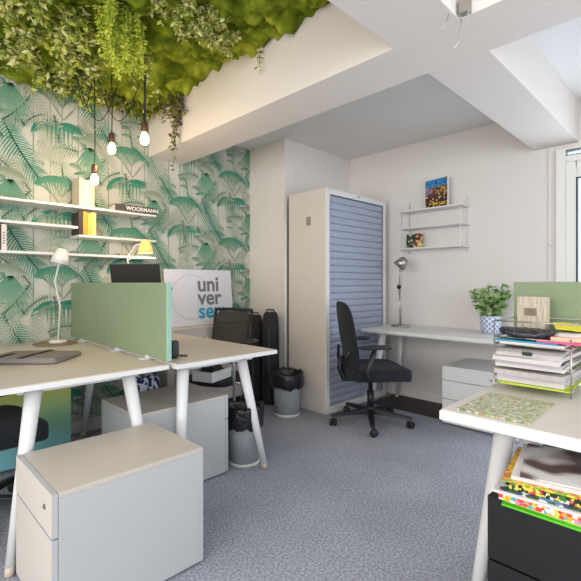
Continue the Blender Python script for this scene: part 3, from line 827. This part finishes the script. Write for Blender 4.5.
def book(label, x, y, z, w, d, h, m, name='book', cat='book', group=None, rz=0, lines=None):
    t = thing(name, label, cat, (x, y, z), rz, group)
    MB().box(-w / 2 + .0015, w / 2 - .0015, -d / 2 + .002, d / 2, .0015, h - .003).build('pages', M_paper, t)
    c = MB(); c.box(-w / 2, w / 2, -d / 2 - .001, -d / 2 + .002, 0, h); c.box(-w / 2, -w / 2 + .0015, -d / 2 + .001, d / 2 + .002, 0, h); c.box(w / 2 - .0015, w / 2, -d / 2 + .001, d / 2 + .002, 0, h)
    c.build('cover', m, t)
    if lines: 
        l = MB()
        for q in range(5): l.box(-w * .22, w * .22, -d / 2 - .0016, -d / 2 - .0008, h * (.25 + q * .1), h * (.25 + q * .1) + h * .05)
        l.build('spine_print', lines, t)
    return t
cols = [('#d8c3a8', 'pale beige'), ('#e6cdb9', 'pinkish cream'), ('#dcbf9c', 'light tan')]
for i, (c_, n_) in enumerate(cols):
    book(f'tall {n_} volume on the top shelf, {("left", "middle", "right")[i]} one of three', 1.125 + i * .036, 3.36, 1.713, .034, .15, .20 - .004 * (i == 1), mat('spine_' + n_.replace(' ', '_'), c_, .6), group='pale volumes on the top shelf')
cols = [('#3a3029', 'dark brown'), ('#d29a3c', 'amber'), ('#e9b95a', 'golden yellow'), ('#f0cd7c', 'pale yellow')]
for i, (c_, n_) in enumerate(cols):
    book(f'{n_} spined book in the upright row below the pale volumes', 1.118 + i * .031, 3.36, 1.504, .029, .15, .165 + .006 * (i % 2), mat('spine_' + n_.replace(' ', '_'), c_, .6), group='upright books on the yellow shelf')
book('dark maroon book at the picture edge on the lowest wallpaper shelf', .60, 3.36, 1.365, .05, .15, .165, mat('spine_maroon', '#4a2f2c', .6))
book('white spined book with small print beside the maroon book', .643, 3.36, 1.365, .028, .15, .168, mat('spine_white', '#ddd2ce', .6), lines=M_grey)
# flat dark book with white lettering
fb = thing('flat_book', 'long dark book lying flat with white lettering on its spine', 'book', (1.535, 3.32, 1.713), R(-2))
MB().box(-.165, .165, -.05, .08, .003, .047).build('pages', M_paper, fb)
c = MB(); c.box(-.17, .17, -.055, .085, 0, .003); c.box(-.17, .17, -.055, .085, .047, .050); c.box(-.17, .17, -.058, -.055, 0, .05); c.build('cover', mat('dark_brown_cover', '#4b403b', .5), fb)
text_obj('spine_lettering', 'WOORMANN', .042, M_white, fb, basis((1, 0, 0), (0, 0, 1), (0, -1, 0), (-.085, -.0583, .011)), ext=.0004, bold=.0012, sx=1.0)

# ------------------------------------------------------------------ laptop, lamps and things on the left desks
lt = thing('laptop', 'black laptop raised on a stand behind the green screen', 'laptop', (1.36, 2.80, .731), R(-48))
# local +y points away from the camera; keyboard side beyond the lid
MB().box(-.15, .15, -.11, .11, 0, .012).build('stand_base', M_steel, lt, bevel=.003)
s = MB(); 
for sx in (-.08, .08): s.tube([(sx, -.06, .012), (sx, .07, .22), (sx, -.02, .368)], .009, 8)
s.build('stand_arm', M_steel, lt, smooth=True)
MB().box(-.165, .165, -.10, .13, .37, .385).build('keyboard_base', M_dark, lt, bevel=.004)
ML = Matrix.Translation((0, -.10, .387)) @ Matrix.Rotation(R(-14), 4, 'X').inverted()
MB().box(-.168, .168, -.008, 0, 0, .165, M=ML).build('lid', mat('black_laptop_lid', '#2a2723', .35, var=.05), lt, bevel=.003)
MB().box(-.155, .155, .0002, .0012, .012, .155, M=ML).build('display', mat('dark_display', '#101114', .15), lt)

def table_lamp(label, x, y, base_z, pts, shade_at, rot, m_shade, warm=False, prof=None):
    t = thing('desk_lamp', label, 'lamp', (x, y, base_z), 0, 'small arm lamps on the left desks')
    MB().lathe([(0, 0), (.055, 0), (.058, .008), (.05, .016), (.0, .02)], 28).build('base', m_shade if not warm else M_white, t, smooth=True)
    MB().tube(pts, .006, 8).build('arm', M_white, t, smooth=True)
    Mx = Matrix.Translation(shade_at) @ Matrix.Rotation(rot[0], 4, 'X') @ Matrix.Rotation(rot[1], 4, 'Y')
    MB().lathe([(.018, .055), (.03, .05), (.048, .0), (.058, -.045), (.055, -.045), (.044, 0), (.02, .045)], 28, M=Mx, cap=False).build('lamp_shade', m_shade, t, smooth=True)
    MB().lathe([(0, .02), (.015, .015), (.022, -.005), (.015, -.025), (0, -.03)], 14, M=Mx).build('bulb', M_bulb if warm else M_white, t, smooth=True)
    if warm:
        l = bpy.data.lights.new('lamp_light', 'POINT'); l.energy = 2; l.color = (1, .75, .45); l.shadow_soft_size = .03
        o = bpy.data.objects.new('lamp_light', l); o.location = Vector(shade_at) + Vector((0, 0, -.06)); link(o, t)
# brown felt mat and white lamp in the corner of desk
fm = MB(); fm.lathe([(0, 0), (.135, 0), (.14, .004), (.135, .008), (0, .008)], 36)
o = fm.build('round_mat', M_brown, smooth=False, loc=(.93, 3.22, .731)); o.scale = (1, 1, 1)
tag(o, 'round brown felt mat under the white lamp near the wallpaper', 'mat')
table_lamp('white lamp with small shade standing on the round brown mat', .945, 3.215, .7395, [(0, 0, .015), (.02, .02, .25), (-.02, .0, .42), (.0, -.03, .56), (.0, -.05, .60)], (.0, -.06, .59), (R(8), R(10)), M_shade)
table_lamp('lit lamp with glowing warm shade behind the laptop', 1.56, 3.20, .7315, [(0, 0, .015), (-.06, .05, .35), (-.10, .08, .62), (-.05, .02, .72), (0, -.03, .73)], (.0, -.03, .70), (0, 0), M_glow, warm=True)
# felt sleeve with black straps
fs = thing('laptop_sleeve', 'grey felt sleeve with a black strap lying on the left desk', 'sleeve', (.655, 2.65, .731), R(-44))
def flat(p): p.z += .004 * noise.noise(p * 9); return p
MB().squad((0, 0, .014), (.40, .30, .028), .25, .12, 40, 8, fn=flat).build('sleeve_body', M_felt, fs, smooth=True)
MB().box(-.198, .198, -.148, -.0, .022, .031).build('flap', M_felt, fs, bevel=.002)
s = MB(); s.box(.0, .034, -.150, .002, .0305, .0335); s.box(.0, .034, .0, .148, .0275, .0305); s.box(-.125, -.095, -.150, .0, .0305, .0335); s.build('strap', M_nylon, fs)
# black gadget and cable behind the screen end
sp = thing('desk_speaker', 'small black speaker with a looped cable beside the green screen end', 'speaker', (1.215, 2.135, .731), R(10))
MB().squad((0, 0, .05), (.05, .05, .10), .4, .5, 24, 12).build('speaker_body', M_blk, sp, smooth=True)
MB().tube([(.03, -.01, .01), (.07, -.03, .004), (.10, .0, .004), (.08, .04, .004), (.02, .06, .004)], .003, 6).build('cable', M_cord, sp, smooth=True)

# gradient panel under the left desk, and tote bag
gp = MB().box(-.36, .36, -.02, .02, 0, .52)
o = gp.build('gradient_panel', ramp_mat('turquoise_to_yellow_print', [(0, '#7cc3d2'), (.35, '#86c9cf'), (.62, '#9ccf9f'), (.9, '#cdd06a'), (1, '#c9c455')], kind='axis', axis=('Z', -.12, .50), rough=.5, stretch=(1, 1, 1)), bevel=.003)
o.location = (.60, 3.02, .03)
tag(o, 'turquoise to yellow printed panel standing under the left desk', 'panel')
ft = MB(); 
for sx in (-.3, .3): ft.box(sx - .03, sx + .03, -.09, .09, -.029, -.0)
f2 = ft.build('foot_bar', M_dark, o)
tb = thing('tote_bag', 'navy and white patterned cloth bag on the floor under the desk', 'bag', (1.52, 3.12, 0), R(10))
M_tote = ramp_mat('navy_pattern_cloth', [(.42, '#27335e'), (.5, '#32407a'), (.52, '#c9cfe0'), (.62, '#dfe2ea')], 26, .9, detail=1)
def bagf(p): p.x *= 1 + .12 * noise.noise(p * 8); p.y *= 1 - .5 * max(0, p.z / .2); return p
MB().squad((0, 0, .215), (.26, .15, .43), .3, .4, 30, 16, fn=bagf).build('bag_body', M_tote, tb, smooth=True)
for s in (-.02, .02): MB().tube([(-.06, s, .41), (-.05, s, .50), (.05, s, .50), (.06, s, .41)], .006, 6).build('handle', M_tote, tb, smooth=True)

# ------------------------------------------------------------------ back wall shelf rack
def rack():
    ya, yb = 1.585, 2.21; x0 = X1 - .17
    t = thing('shelf_rack', 'small white three-tier wall rack with wire ends on the back wall', 'shelf', (X1, (ya + yb) / 2, 1.49))
    hy = (yb - ya) / 2
    for z in (0, .20, .366):
        MB().box(-.17, -.003, -hy, hy, z - .014, z).build('shelf_board', M_white, t, bevel=.002)
    for s in (-1, 1):
        y = s * (hy - .02)
        MB().tube([(-.006, y, -.05), (-.006, y, .46)], .004, 6).tube([(-.165, y, -.02), (-.165, y, .375)], .003, 6).tube([(-.165, y, -.018), (-.006, y, -.045)], .003, 6).build('wire_end', M_chrome if s > 0 else M_white, t)
        for z in (0, .366):
            MB().box(-.172, -.14, y - .008, y + .008, z - .022, z - .0145).build('clip', M_steel, t)
rack()
# picture
pt = thing('picture_canvas', 'small picture of lit buildings under a blue sky on the top of the wall rack', 'picture', (X1 - .07, 1.87, 1.857), R(-14))
cm = CM(); random.seed(5); W_, H_ = .255, .275; nxx, nzz = 18, 20
for i in range(nxx):
    for j in range(nzz):
        u = i / nxx; v = j / nzz
        if v > .72 and u < .95 - .1 * (v > .85): c_ = mixc(L_('#2a6fb5'), L_('#3c9ad6'), random.random()) if random.random() > .12 else L_('#39424f')
        elif v > .45: c_ = random.choice([L_('#4b4a3e'), L_('#5a6a3c'), L_('#8a5a52'), L_('#3a3838'), L_('#d1a04d')]) if u > .3 else random.choice([L_('#5f86b4'), L_('#c58a86'), L_('#8e5560')])
        elif v > .18: c_ = random.choice([L_('#2c2430'), L_('#4a2f3c'), L_('#6b4a35'), L_('#f0c964') if random.random() > .55 else L_('#352a2e')])
        else: c_ = random.choice([L_('#20201f'), L_('#5b4a24'), L_('#e2b94a')])
        y0_, y1_ = W_ / 2 - W_ * u, W_ / 2 - W_ * (i + 1) / nxx; z0_, z1_ = H_ * v, H_ * (j + 1) / nzz
        cm.poly([(-.0122, y0_, z0_), (-.0122, y1_, z0_), (-.0122, y1_, z1_), (-.0122, y0_, z1_)], c_)
cm.build('printed_face', M_photo, pt)
MB().box(-.012, .012, -W_ / 2, W_ / 2, 0, H_).build('canvas', M_white, pt)
def cover_mat(name, stops, scale=14, kind='voronoi', stretch=None): return ramp_mat(name, stops, scale, .4, kind, interp='CONSTANT' if kind == 'voronoi' else 'LINEAR', stretch=stretch)
m1 = cover_mat('green_black_cover', [(0, '#1f2a1c'), (.3, '#39502c'), (.55, '#88915a'), (.75, '#d2d4c4'), (.9, '#2a2f26')], 40)
m2 = cover_mat('multicolour_cover', [(0, '#6e2f5a'), (.25, '#d8b44a'), (.45, '#4a3a30'), (.65, '#e8dcb0'), (.85, '#a33a4a')], 40)
o = MB().box(-.002, .002, -.042, .042, 0, .145, M=Matrix.Translation((0, 0, .0005)) @ Matrix.Rotation(R(8), 4, 'Y')).build('booklet', m1, loc=(X1 - .09, 2.145, 1.491)); tag(o, 'dark green booklet propped on the rack, left of its pair', 'booklet', 'booklets on the wall rack')
o = MB().box(-.002, .002, -.042, .042, 0, .145, M=Matrix.Translation((0, 0, .0005)) @ Matrix.Rotation(R(8), 4, 'Y')).build('booklet', m2, loc=(X1 - .09, 2.058, 1.491)); tag(o, 'yellow and purple booklet propped on the rack, right of its pair', 'booklet', 'booklets on the wall rack')

# ------------------------------------------------------------------ architect lamp on the back desk
al = thing('reading_lamp', 'slim silver reading lamp with jointed arm on the back desk', 'lamp', (3.66, 2.16, .731))
MB().lathe([(0, 0), (.085, 0), (.088, .006), (.08, .014), (.02, .02), (.012, .04), (0, .04)], 30).build('base', M_steel, al, smooth=True)
MB().tube([(0, 0, .03), (.006, .01, .20), (.01, .02, .37)], .0065, 8).tube([(.0, -.014, .05), (.012, .006, .37)], .003, 6).build('lower_arm', M_steel, al, smooth=True)
MB().lathe([(0, -.012), (.02, -.012), (.02, .012), (0, .012)], 16, M=Matrix.Translation((.01, .02, .38)) @ Matrix.Rotation(PI / 2, 4, 'X')).build('joint', M_dark, al)
MB().tube([(.01, .02, .38), (.0, .0, .60)], .0055, 8).tube([(.01, .0, .39), (.0, -.015, .58)], .003, 6).build('upper_arm', M_steel, al, smooth=True)
Mx = Matrix.Translation((-.01, -.02, .61)) @ Matrix.Rotation(R(35), 4, 'X') @ Matrix.Rotation(R(20), 4, 'Y')
MB().lathe([(.015, .06), (.03, .055), (.045, .03), (.066, -.045), (.062, -.045), (.04, .03), (.01, .05)], 26, M=Mx, cap=False).build('lamp_shade', M_steel, al, smooth=True)
MB().lathe([(0, .03), (.016, .02), (.024, -.005), (.015, -.028), (0, -.034)], 14, M=Mx).build('bulb', M_white, al, smooth=True)

# potted plant
def pot_mat():
    m = bpy.data.materials.new('blue_lattice_ceramic'); m.use_nodes = True; nt = m.node_tree; N = nt.nodes; L = nt.links; b = N['Principled BSDF']
    b.inputs['Roughness'].default_value = .25
    tc = N.new('ShaderNodeTexCoord'); s = N.new('ShaderNodeSeparateXYZ'); L.new(tc.outputs['Object'], s.inputs[0])
    at = N.new('ShaderNodeMath'); at.operation = 'ARCTAN2'; L.new(s.outputs['Y'], at.inputs[0]); L.new(s.outputs['X'], at.inputs[1])
    def mth(op, a, b_, c=None):
        n = N.new('ShaderNodeMath'); n.operation = op
        for i, v in enumerate((a, b_)):
            if v is None: continue
            if isinstance(v, (int, float)): n.inputs[i].default_value = v
            else: L.new(v, n.inputs[i])
        return n.outputs[0]
    A = mth('MULTIPLY', at.outputs[0], 6.0); Z = mth('MULTIPLY', s.outputs['Z'], 75.0)
    s1 = mth('ABSOLUTE', mth('SINE', mth('ADD', A, Z), None), None); s2 = mth('ABSOLUTE', mth('SINE', mth('SUBTRACT', A, Z), None), None)
    mn = mth('MINIMUM', s1, s2); g = mth('LESS_THAN', mn, .34)
    mx = N.new('ShaderNodeMix'); mx.data_type = 'RGBA'; L.new(g, mx.inputs['Factor'])
    mx.inputs['A'].default_value = lin('#8f9fc2'); mx.inputs['B'].default_value = lin('#e8e8ee'); L.new(mx.outputs['Result'], b.inputs['Base Color'])
    return m
pl = thing('potted_plant', 'bushy green leafed plant in a patterned blue and white pot', 'plant', (3.70, 1.335, .731))
MB().lathe([(0, 0), (.062, 0), (.072, .01), (.084, .10), (.084, .145), (.078, .148), (.075, .13), (0, .13)], 32, cap=False).build('pot', pot_mat(), pl, smooth=True)
MB().lathe([(0, .131), (.074, .132)], 20, cap=False).build('soil', mat('soil', '#3a2c20', .95, var=.3, vscale=60), pl)
cm = CM(); st = MB(); random.seed(12)
PG = [L_('#7fa565'), L_('#97b97c'), L_('#5f8b4d'), L_('#b0c896')]
for i in range(16):
    a = random.uniform(0, 2 * PI); sp_ = random.uniform(.1, .85); L0 = random.uniform(.13, .30)
    p = Vector((.03 * math.cos(a), .03 * math.sin(a), .13)); pts = [p.copy()]
    for k in range(6):
        d = Vector((math.cos(a) * sp_ * (1 - .1 * k), math.sin(a) * sp_ * (1 - .1 * k), 1)).normalized(); p = p + d * L0 / 6; pts.append(p.copy())
    st.tube(pts, .0022, 5)
    for k in range(1, 7):
        for s in range(3):
            q = pts[k]; b_ = random.uniform(0, 2 * PI)
            if q.x > .12: continue
            leaf(cm, q, (math.cos(b_), math.sin(b_), random.uniform(-.3, .5)), random.uniform(.045, .072), random.choice(PG), .75)
p = Vector((0, 0, .13)); st.tube([(0, 0, .13), (.0, .02, .385)], .0025, 5)
for k in range(8): leaf(cm, Vector((0, .012 + .001 * k, 0.285 + .013 * k)), (random.uniform(-1, 1), random.uniform(-1, 1), .6), .035, random.choice(PG), .6)
cm.build('foliage', M_leafc, pl)['kind'] = 'stuff'
st.build('stem', M_stem, pl)

# ------------------------------------------------------------------ letter tray, papers and magazines on the right desk
TX0, TX1, TY0, TY1 = 1.80, 2.075, .37, .635
tr = thing('letter_tray', 'three-tier silver wire letter tray overflowing with papers on the right desk', 'letter tray', ((TX0 + TX1) / 2, (TY0 + TY1) / 2, .731))
hx, hy = (TX1 - TX0) / 2, (TY1 - TY0) / 2
M_wire = mat('silver_wire', '#b9b2a6', .3, .85)
TZ = (.022, .098, .176)
for z in TZ:
    w = MB()
    for zz in (z, z + .028): w.tube([(-hx, -hy, zz), (hx, -hy, zz), (hx, hy, zz), (-hx, hy, zz), (-hx, -hy, zz)], .0028, 6)
    for k in range(9): yy = -hy + 2 * hy * (k + .5) / 9; w.tube([(-hx, yy, z), (hx, yy, z)], .0016, 5)
    for k in range(3): xx = -hx + 2 * hx * (k + .5) / 3; w.tube([(xx, -hy, z), (xx, hy, z)], .0016, 5)
    w.build('tier', M_wire, tr, smooth=True)
w = MB()
w.tube([(hx, -hy, .268), (-hx + .02, -hy, .268)], .003, 6); w.tube([(hx, -hy, .268), (hx, hy, .268), (-hx + .02, hy, .268)], .003, 6); w.tube([(-hx + .02, hy, .268), (-hx + .0, hy, .262)], .003, 6)
w.tube([(-hx, -hy - .06, .268), (-hx, hy, .268)], .003, 6)
w.build('top_rim', M_wire, tr, smooth=True)
for sx in (-1, 1):
    for sy in (-1, 1):
        if sx < 0 and sy < 0: pts = [(-hx, -hy, .001), (-hx, -hy, .215)]
        else: pts = [(sx * (hx + .012), sy * hy, .0035), (sx * hx, sy * hy, .022), (sx * hx, sy * hy, .268)]
        MB().tube(pts, .0032, 6).build('post', M_wire, tr, smooth=True)
def sheet(label, name, x, y, z, w, d, th, rz, m, cat='paper', wave=.0, droop=0, group=None, seed=0, lift=0):
    """w along x (depth), d along y; a thin bendable slab, resting at z"""
    n = 12; vs = []; top = []
    Mx = Matrix.Rotation(rz, 4, 'Z')
    def zf(a, b): return wave * (1 + noise.noise(Vector((a * 8 + seed, b * 8, seed)))) + (-droop * max(0, (-a - w * .30) / (w * .2)) ** 2 if droop else 0) + lift * max(0, (b + d / 2) / d) 
    for s in (0, 1):
        for i in range(n + 1):
            for j in range(n + 1):
                a, b = -w / 2 + w * i / n, -d / 2 + d * j / n
                vs.append((a, b, zf(a, b) + s * th))
    N1 = (n + 1) ** 2; k = lambda i, j, s: s * N1 + i * (n + 1) + j
    fs = []
    for i in range(n):
        for j in range(n):
            fs.append((k(i, j, 1), k(i + 1, j, 1), k(i + 1, j + 1, 1), k(i, j + 1, 1))); fs.append((k(i, j, 0), k(i, j + 1, 0), k(i + 1, j + 1, 0), k(i + 1, j, 0)))
    for i in range(n):
        fs += [(k(i, 0, 0), k(i + 1, 0, 0), k(i + 1, 0, 1), k(i, 0, 1)), (k(i, n, 0), k(i, n, 1), k(i + 1, n, 1), k(i + 1, n, 0)),
               (k(0, i, 0), k(0, i, 1), k(0, i + 1, 1), k(0, i + 1, 0)), (k(n, i, 0), k(n, i + 1, 0), k(n, i + 1, 1), k(n, i, 1))]
    m_ = MB(); m_.add(vs, fs); o = m_.build(name, m, smooth=False); o.location = (x, y, z); o.rotation_euler = (0, 0, rz)
    return tag(o, label, cat, group)
M_grp = mat('grey_print_paper', '#b9b3b0', .7, var=.25, vscale=60)
M_dkp = mat('dark_print_paper', '#4a4644', .6, var=.3, vscale=40)
M_lil = mat('lilac_paper', '#b9b2bd', .7, var=.05)
CX, CY = (TX0 + TX1) / 2, (TY0 + TY1) / 2
zt = [.731 + z + .0035 for z in TZ]
ps = [('lime green plastic folder lowest in the wire tray', 'folder', CX - .015, CY - .01, zt[0], .30, .235, .004, 2, M_lime, 0),
      ('second lime folder lying just above the lowest one', 'folder', CX - .02, CY - .004, zt[0] + .005, .30, .225, .003, -2, mat('yellow_green_plastic', '#c9d650', .4), 0),
      ('thick white paper pad in the lowest tray tier', 'paper_pad', CX - .01, CY, zt[0] + .009, .29, .225, .020, 0, M_paper, 0),
      ('lilac grey booklet on the pad in the lowest tray tier', 'booklet', CX - .03, CY - .0, zt[0] + .030, .29, .23, .010, 3, M_lil, .0),
      ('grey printed magazine hanging out of the lowest tier front', 'magazine', CX - .04, CY - .01, zt[0] + .041, .30, .235, .018, -4, M_grp, .0),
      ('white document bundle at the bottom of the middle tier', 'document_bundle', CX - .03, CY, zt[1], .29, .235, .012, 1, M_paper, .006),
      ('lilac document bundle in the middle tier', 'document_bundle', CX - .035, CY - .005, zt[1] + .013, .29, .23, .012, -3, M_lil, .006),
      ('dark printed leaflet in the middle tier of the tray', 'leaflet', CX - .035, CY + .0, zt[1] + .026, .29, .225, .003, 2, M_dkp, .005),
      ('white newsletter sagging out of the middle tier', 'newsletter', CX - .05, CY - .0, zt[1] + .031, .29, .23, .014, -2, M_paper, .012),
      ('grey newspaper on top of the middle tier papers', 'newspaper', CX - .045, CY + .006, zt[1] + .047, .28, .22, .014, 4, M_grp, .008),
      ('white sheets at the bottom of the top tier', 'document_bundle', CX - .01, CY, zt[2], .28, .22, .010, 1, M_paper, 0),
      ('blue folder showing at the left of the top tier', 'folder', CX - .025, CY + .012, zt[2] + .0105, .25, .22, .006, -3, M_blue, 0)]
for i, (lb, nm, x, y, z, w, d, th, rz, m, dr) in enumerate(ps):
    sheet(lb, nm, x, y, z, w, d, th, R(rz), m, cat=nm.replace('_', ' '), droop=dr, seed=i)
zz = zt[2] + .017
sheet('bright pink sheet on the right of the top tier', 'coloured_sheet', 1.91, .40, zz, .24, .14, .006, R(-6), M_pink, 'paper', seed=3)
sheet('peach sheet lying over the pink one in the tray', 'coloured_sheet', 1.935, .385, zz + .0065, .22, .13, .014, R(5), M_peach, 'paper', seed=4)
sheet('pale cream leaflet between the peach and yellow sheets', 'leaflet', 1.95, .40, zz + .021, .2, .12, .012, R(-12), M_paper, 'paper', seed=5)
sheet('folded bright yellow sheet topmost in the wire tray', 'coloured_sheet', 1.965, .395, zz + .034, .16, .13, .003, R(18), M_yel, 'paper', wave=.014, seed=6)
# black bubble pouch
def pouchf(p): p.z *= (1 - .35 * abs(p.y) / .11); p.z += .004 * math.sin(p.y * 130) * math.sin(p.x * 130) + .018 * (p.y / .11) ** 2; return p
o = MB().squad((0, 0, .02), (.11, .20, .045), .8, .55, 60, 20, fn=pouchf).build('padded_pouch', mat('black_glossy_pouch', '#2a2830', .25, var=.5, vscale=50, bump=.4, bscale=90), smooth=True)
o.location = (1.845, .525, zz + .002); o.rotation_euler = (0, R(0), R(3)); tag(o, 'shiny dark padded pouch lying across the tray front', 'pouch')
# beige printed box
pb = thing('printed_box', 'beige box with newsprint pattern standing at the back of the tray', 'box', (2.0, .548, zz), R(-6))
MB().box(-.026, .026, -.056, .056, 0, .165).build('carton', ramp_mat('newsprint_card', [(.35, '#b0a28c'), (.5, '#c4b8a3'), (.7, '#d6cab8')], 45, .7, stretch=(1, 3.2, .35)), pb, bevel=.004)
lb = MB(); lb.box(-.0272, -.0262, -.024, .026, .085, .118); lb.build('label_patch', mat('dark_beige_label', '#8c7f6c', .7), pb)
text_obj('label_print', 'TEA', .014, mat('dark_ink', '#4a4238', .7), pb, basis((0, -1, 0), (0, 0, 1), (-1, 0, 0), (-.0274, .014, .096)), ext=.0002, bold=.0004) if False else None
lb = MB(); 
for q in range(3): lb.box(-.0276, -.0271, -.016 + .003 * q, .017 - .002 * q, .092 + .008 * q, .0945 + .008 * q)
lb.build('label_print', mat('dark_ink', '#4a4238', .7), pb)
# binder clip
o = MB().box(-.006, .006, -.016, .016, 0, .012).tube([(-.004, -.012, .010), (-.02, -.008, .02), (-.02, .008, .02), (-.004, .012, .010)], .001, 5).build('binder_clip', M_blk)
o.location = (1.752, .50, zt[1] + .046); tag(o, 'black binder clip gripping the front of the tray papers', 'clip')

M_mag = ramp_mat('colourful_print', [(0, '#7f8f4a'), (.14, '#bcc25a'), (.26, '#dcd8ca'), (.47, '#8a847a'), (.58, '#d5d0c4'), (.78, '#9aa64e'), (.88, '#c28a58'), (.94, '#5b9a90')], 120, .35, 'voronoi', interp='CONSTANT', stretch=(2.2, 1, 1))
sheet('colourful illustrated magazine lying on the right desk before the tray', 'magazine', 1.535, .502, .7312, .295, .218, .004, R(1), M_mag, 'magazine')
# pile on the black pedestal
M_m1 = ramp_mat('pink_text_print', [(0, '#e2473e'), (.25, '#f08aa0'), (.42, '#f2e4dc'), (.55, '#57a9b4'), (.68, '#c8cf3f'), (.85, '#f0a03c')], 100, .35, 'voronoi', interp='CONSTANT')
M_m2 = ramp_mat('blue_cover_print', [(0, '#27405f'), (.35, '#5f8fc0'), (.55, '#d8dce2'), (.7, '#2c5a34'), (.88, '#c4473c')], 50, .35, 'voronoi', interp='CONSTANT')
M_m3 = ramp_mat('green_red_print', [(0, '#1d3a24'), (.25, '#3f7a34'), (.45, '#1f1c1c'), (.6, '#cf4a3c'), (.72, '#d8c84a'), (.88, '#e8e4dc')], 130, .35, 'voronoi', interp='CONSTANT')
M_m4 = ramp_mat('orange_print', [(0, '#f09a2c'), (.3, '#e2502f'), (.5, '#d8d23c'), (.75, '#7fae3c')], 130, .35, 'voronoi', interp='CONSTANT')
M_m5 = ramp_mat('photo_cover_print', [(.3, '#2a2626'), (.45, '#5c4540'), (.55, '#cfcac6'), (.8, '#dedad6')], 7, .3, detail=1)
M_gf = mat('bright_green_plastic', '#58c21c', .35)
pile = [('bright green plastic folder at the bottom of the pile on the black pedestal', 'folder', 1.345, .205, .5625, .30, .40, .005, 1, M_gf),
        ('green edged magazine second from the bottom of the pile', 'magazine', 1.35, .205, .568, .29, .40, .005, -1, mat('green_edge_paper', '#a9cf6a', .5, var=.2, vscale=30)),
        ('magazine with pink and orange print in the pile', 'magazine', 1.352, .215, .574, .30, .40, .020, 1, M_m1),
        ('white magazine with a blue cover jutting from the pile', 'magazine', 1.345, .235, .595, .29, .40, .007, 5, M_paper),
        ('blue photo magazine in the middle of the pile', 'magazine', 1.35, .228, .6025, .28, .39, .003, 6, M_m2),
        ('magazine with dark green and red edge print in the pile', 'magazine', 1.372, .215, .606, .29, .38, .016, 6, M_m3),
        ('thin orange and yellow printed brochure near the pile top', 'brochure', 1.372, .23, .6225, .28, .40, .004, 9, M_m4),
        ('thick white catalogue near the top of the pile', 'catalogue', 1.39, .225, .627, .28, .38, .010, 10, M_paper),
        ('grey and black photo magazine topmost on the pile', 'magazine', 1.395, .22, .6375, .27, .36, .004, 12, M_m5)]
for i, (lb_, nm, x, y, z, w, d, th, rz, m) in enumerate(pile):
    sheet(lb_, nm, x, y, z, w, d, th, R(rz), m, nm, group='magazines piled on the black pedestal', seed=i)

# ------------------------------------------------------------------ camera
cam = bpy.data.cameras.new('camera'); cam.sensor_width = 36; cam.sensor_fit = 'HORIZONTAL'
cam.lens = 426 / 581 * 36; cam.shift_y = -7.5 / 581; cam.clip_start = .02
co = bpy.data.objects.new('camera', cam); COL.objects.link(co)
co.location = (0, 0, 1.15); co.rotation_euler = (R(90), 0, R(-45)); scene.camera = co

# ------------------------------------------------------------------ light
wd = bpy.data.worlds.new('sky'); scene.world = wd; wd.use_nodes = True
bg = wd.node_tree.nodes['Background']; bg.inputs['Color'].default_value = (.82, .9, 1, 1); bg.inputs['Strength'].default_value = 2.3
def area(name, loc, rot, sx, sy, e, col):
    l = bpy.data.lights.new(name, 'AREA'); l.shape = 'RECTANGLE'; l.size = sx; l.size_y = sy; l.energy = e; l.color = col
    o = bpy.data.objects.new(name, l); o.location = loc; o.rotation_euler = rot; COL.objects.link(o); return o
# daylight through the openings of the right wall (shining +y)
area('window_and_fill_light', (-.55, Y0 + .01, 1.5), (R(90), 0, 0), 1.85, 1.55, 14, (.86, .93, 1))
area('window_and_fill_light', (1.65, Y0 + .01, 1.5), (R(90), 0, 0), 1.85, 1.55, 26, (.86, .93, 1))
# glazed door in the back wall (shining -x)
area('window_and_fill_light', (X1 - .05, .2, 1.2), (0, R(90), 0), 1.6, 1.1, 21, (.82, .91, 1))
# warm fill light added in an unseen opening behind the camera (shining +x)
area('window_and_fill_light', (X0 + .01, .4, 1.55), (0, R(-90), 0), 1.45, 3.6, 72, (1, .93, .86))

scene.view_settings.view_transform = 'Standard'; scene.view_settings.look = 'None'
scene.view_settings.exposure = .17; scene.view_settings.gamma = 1; scene.view_settings.use_curve_mapping = False
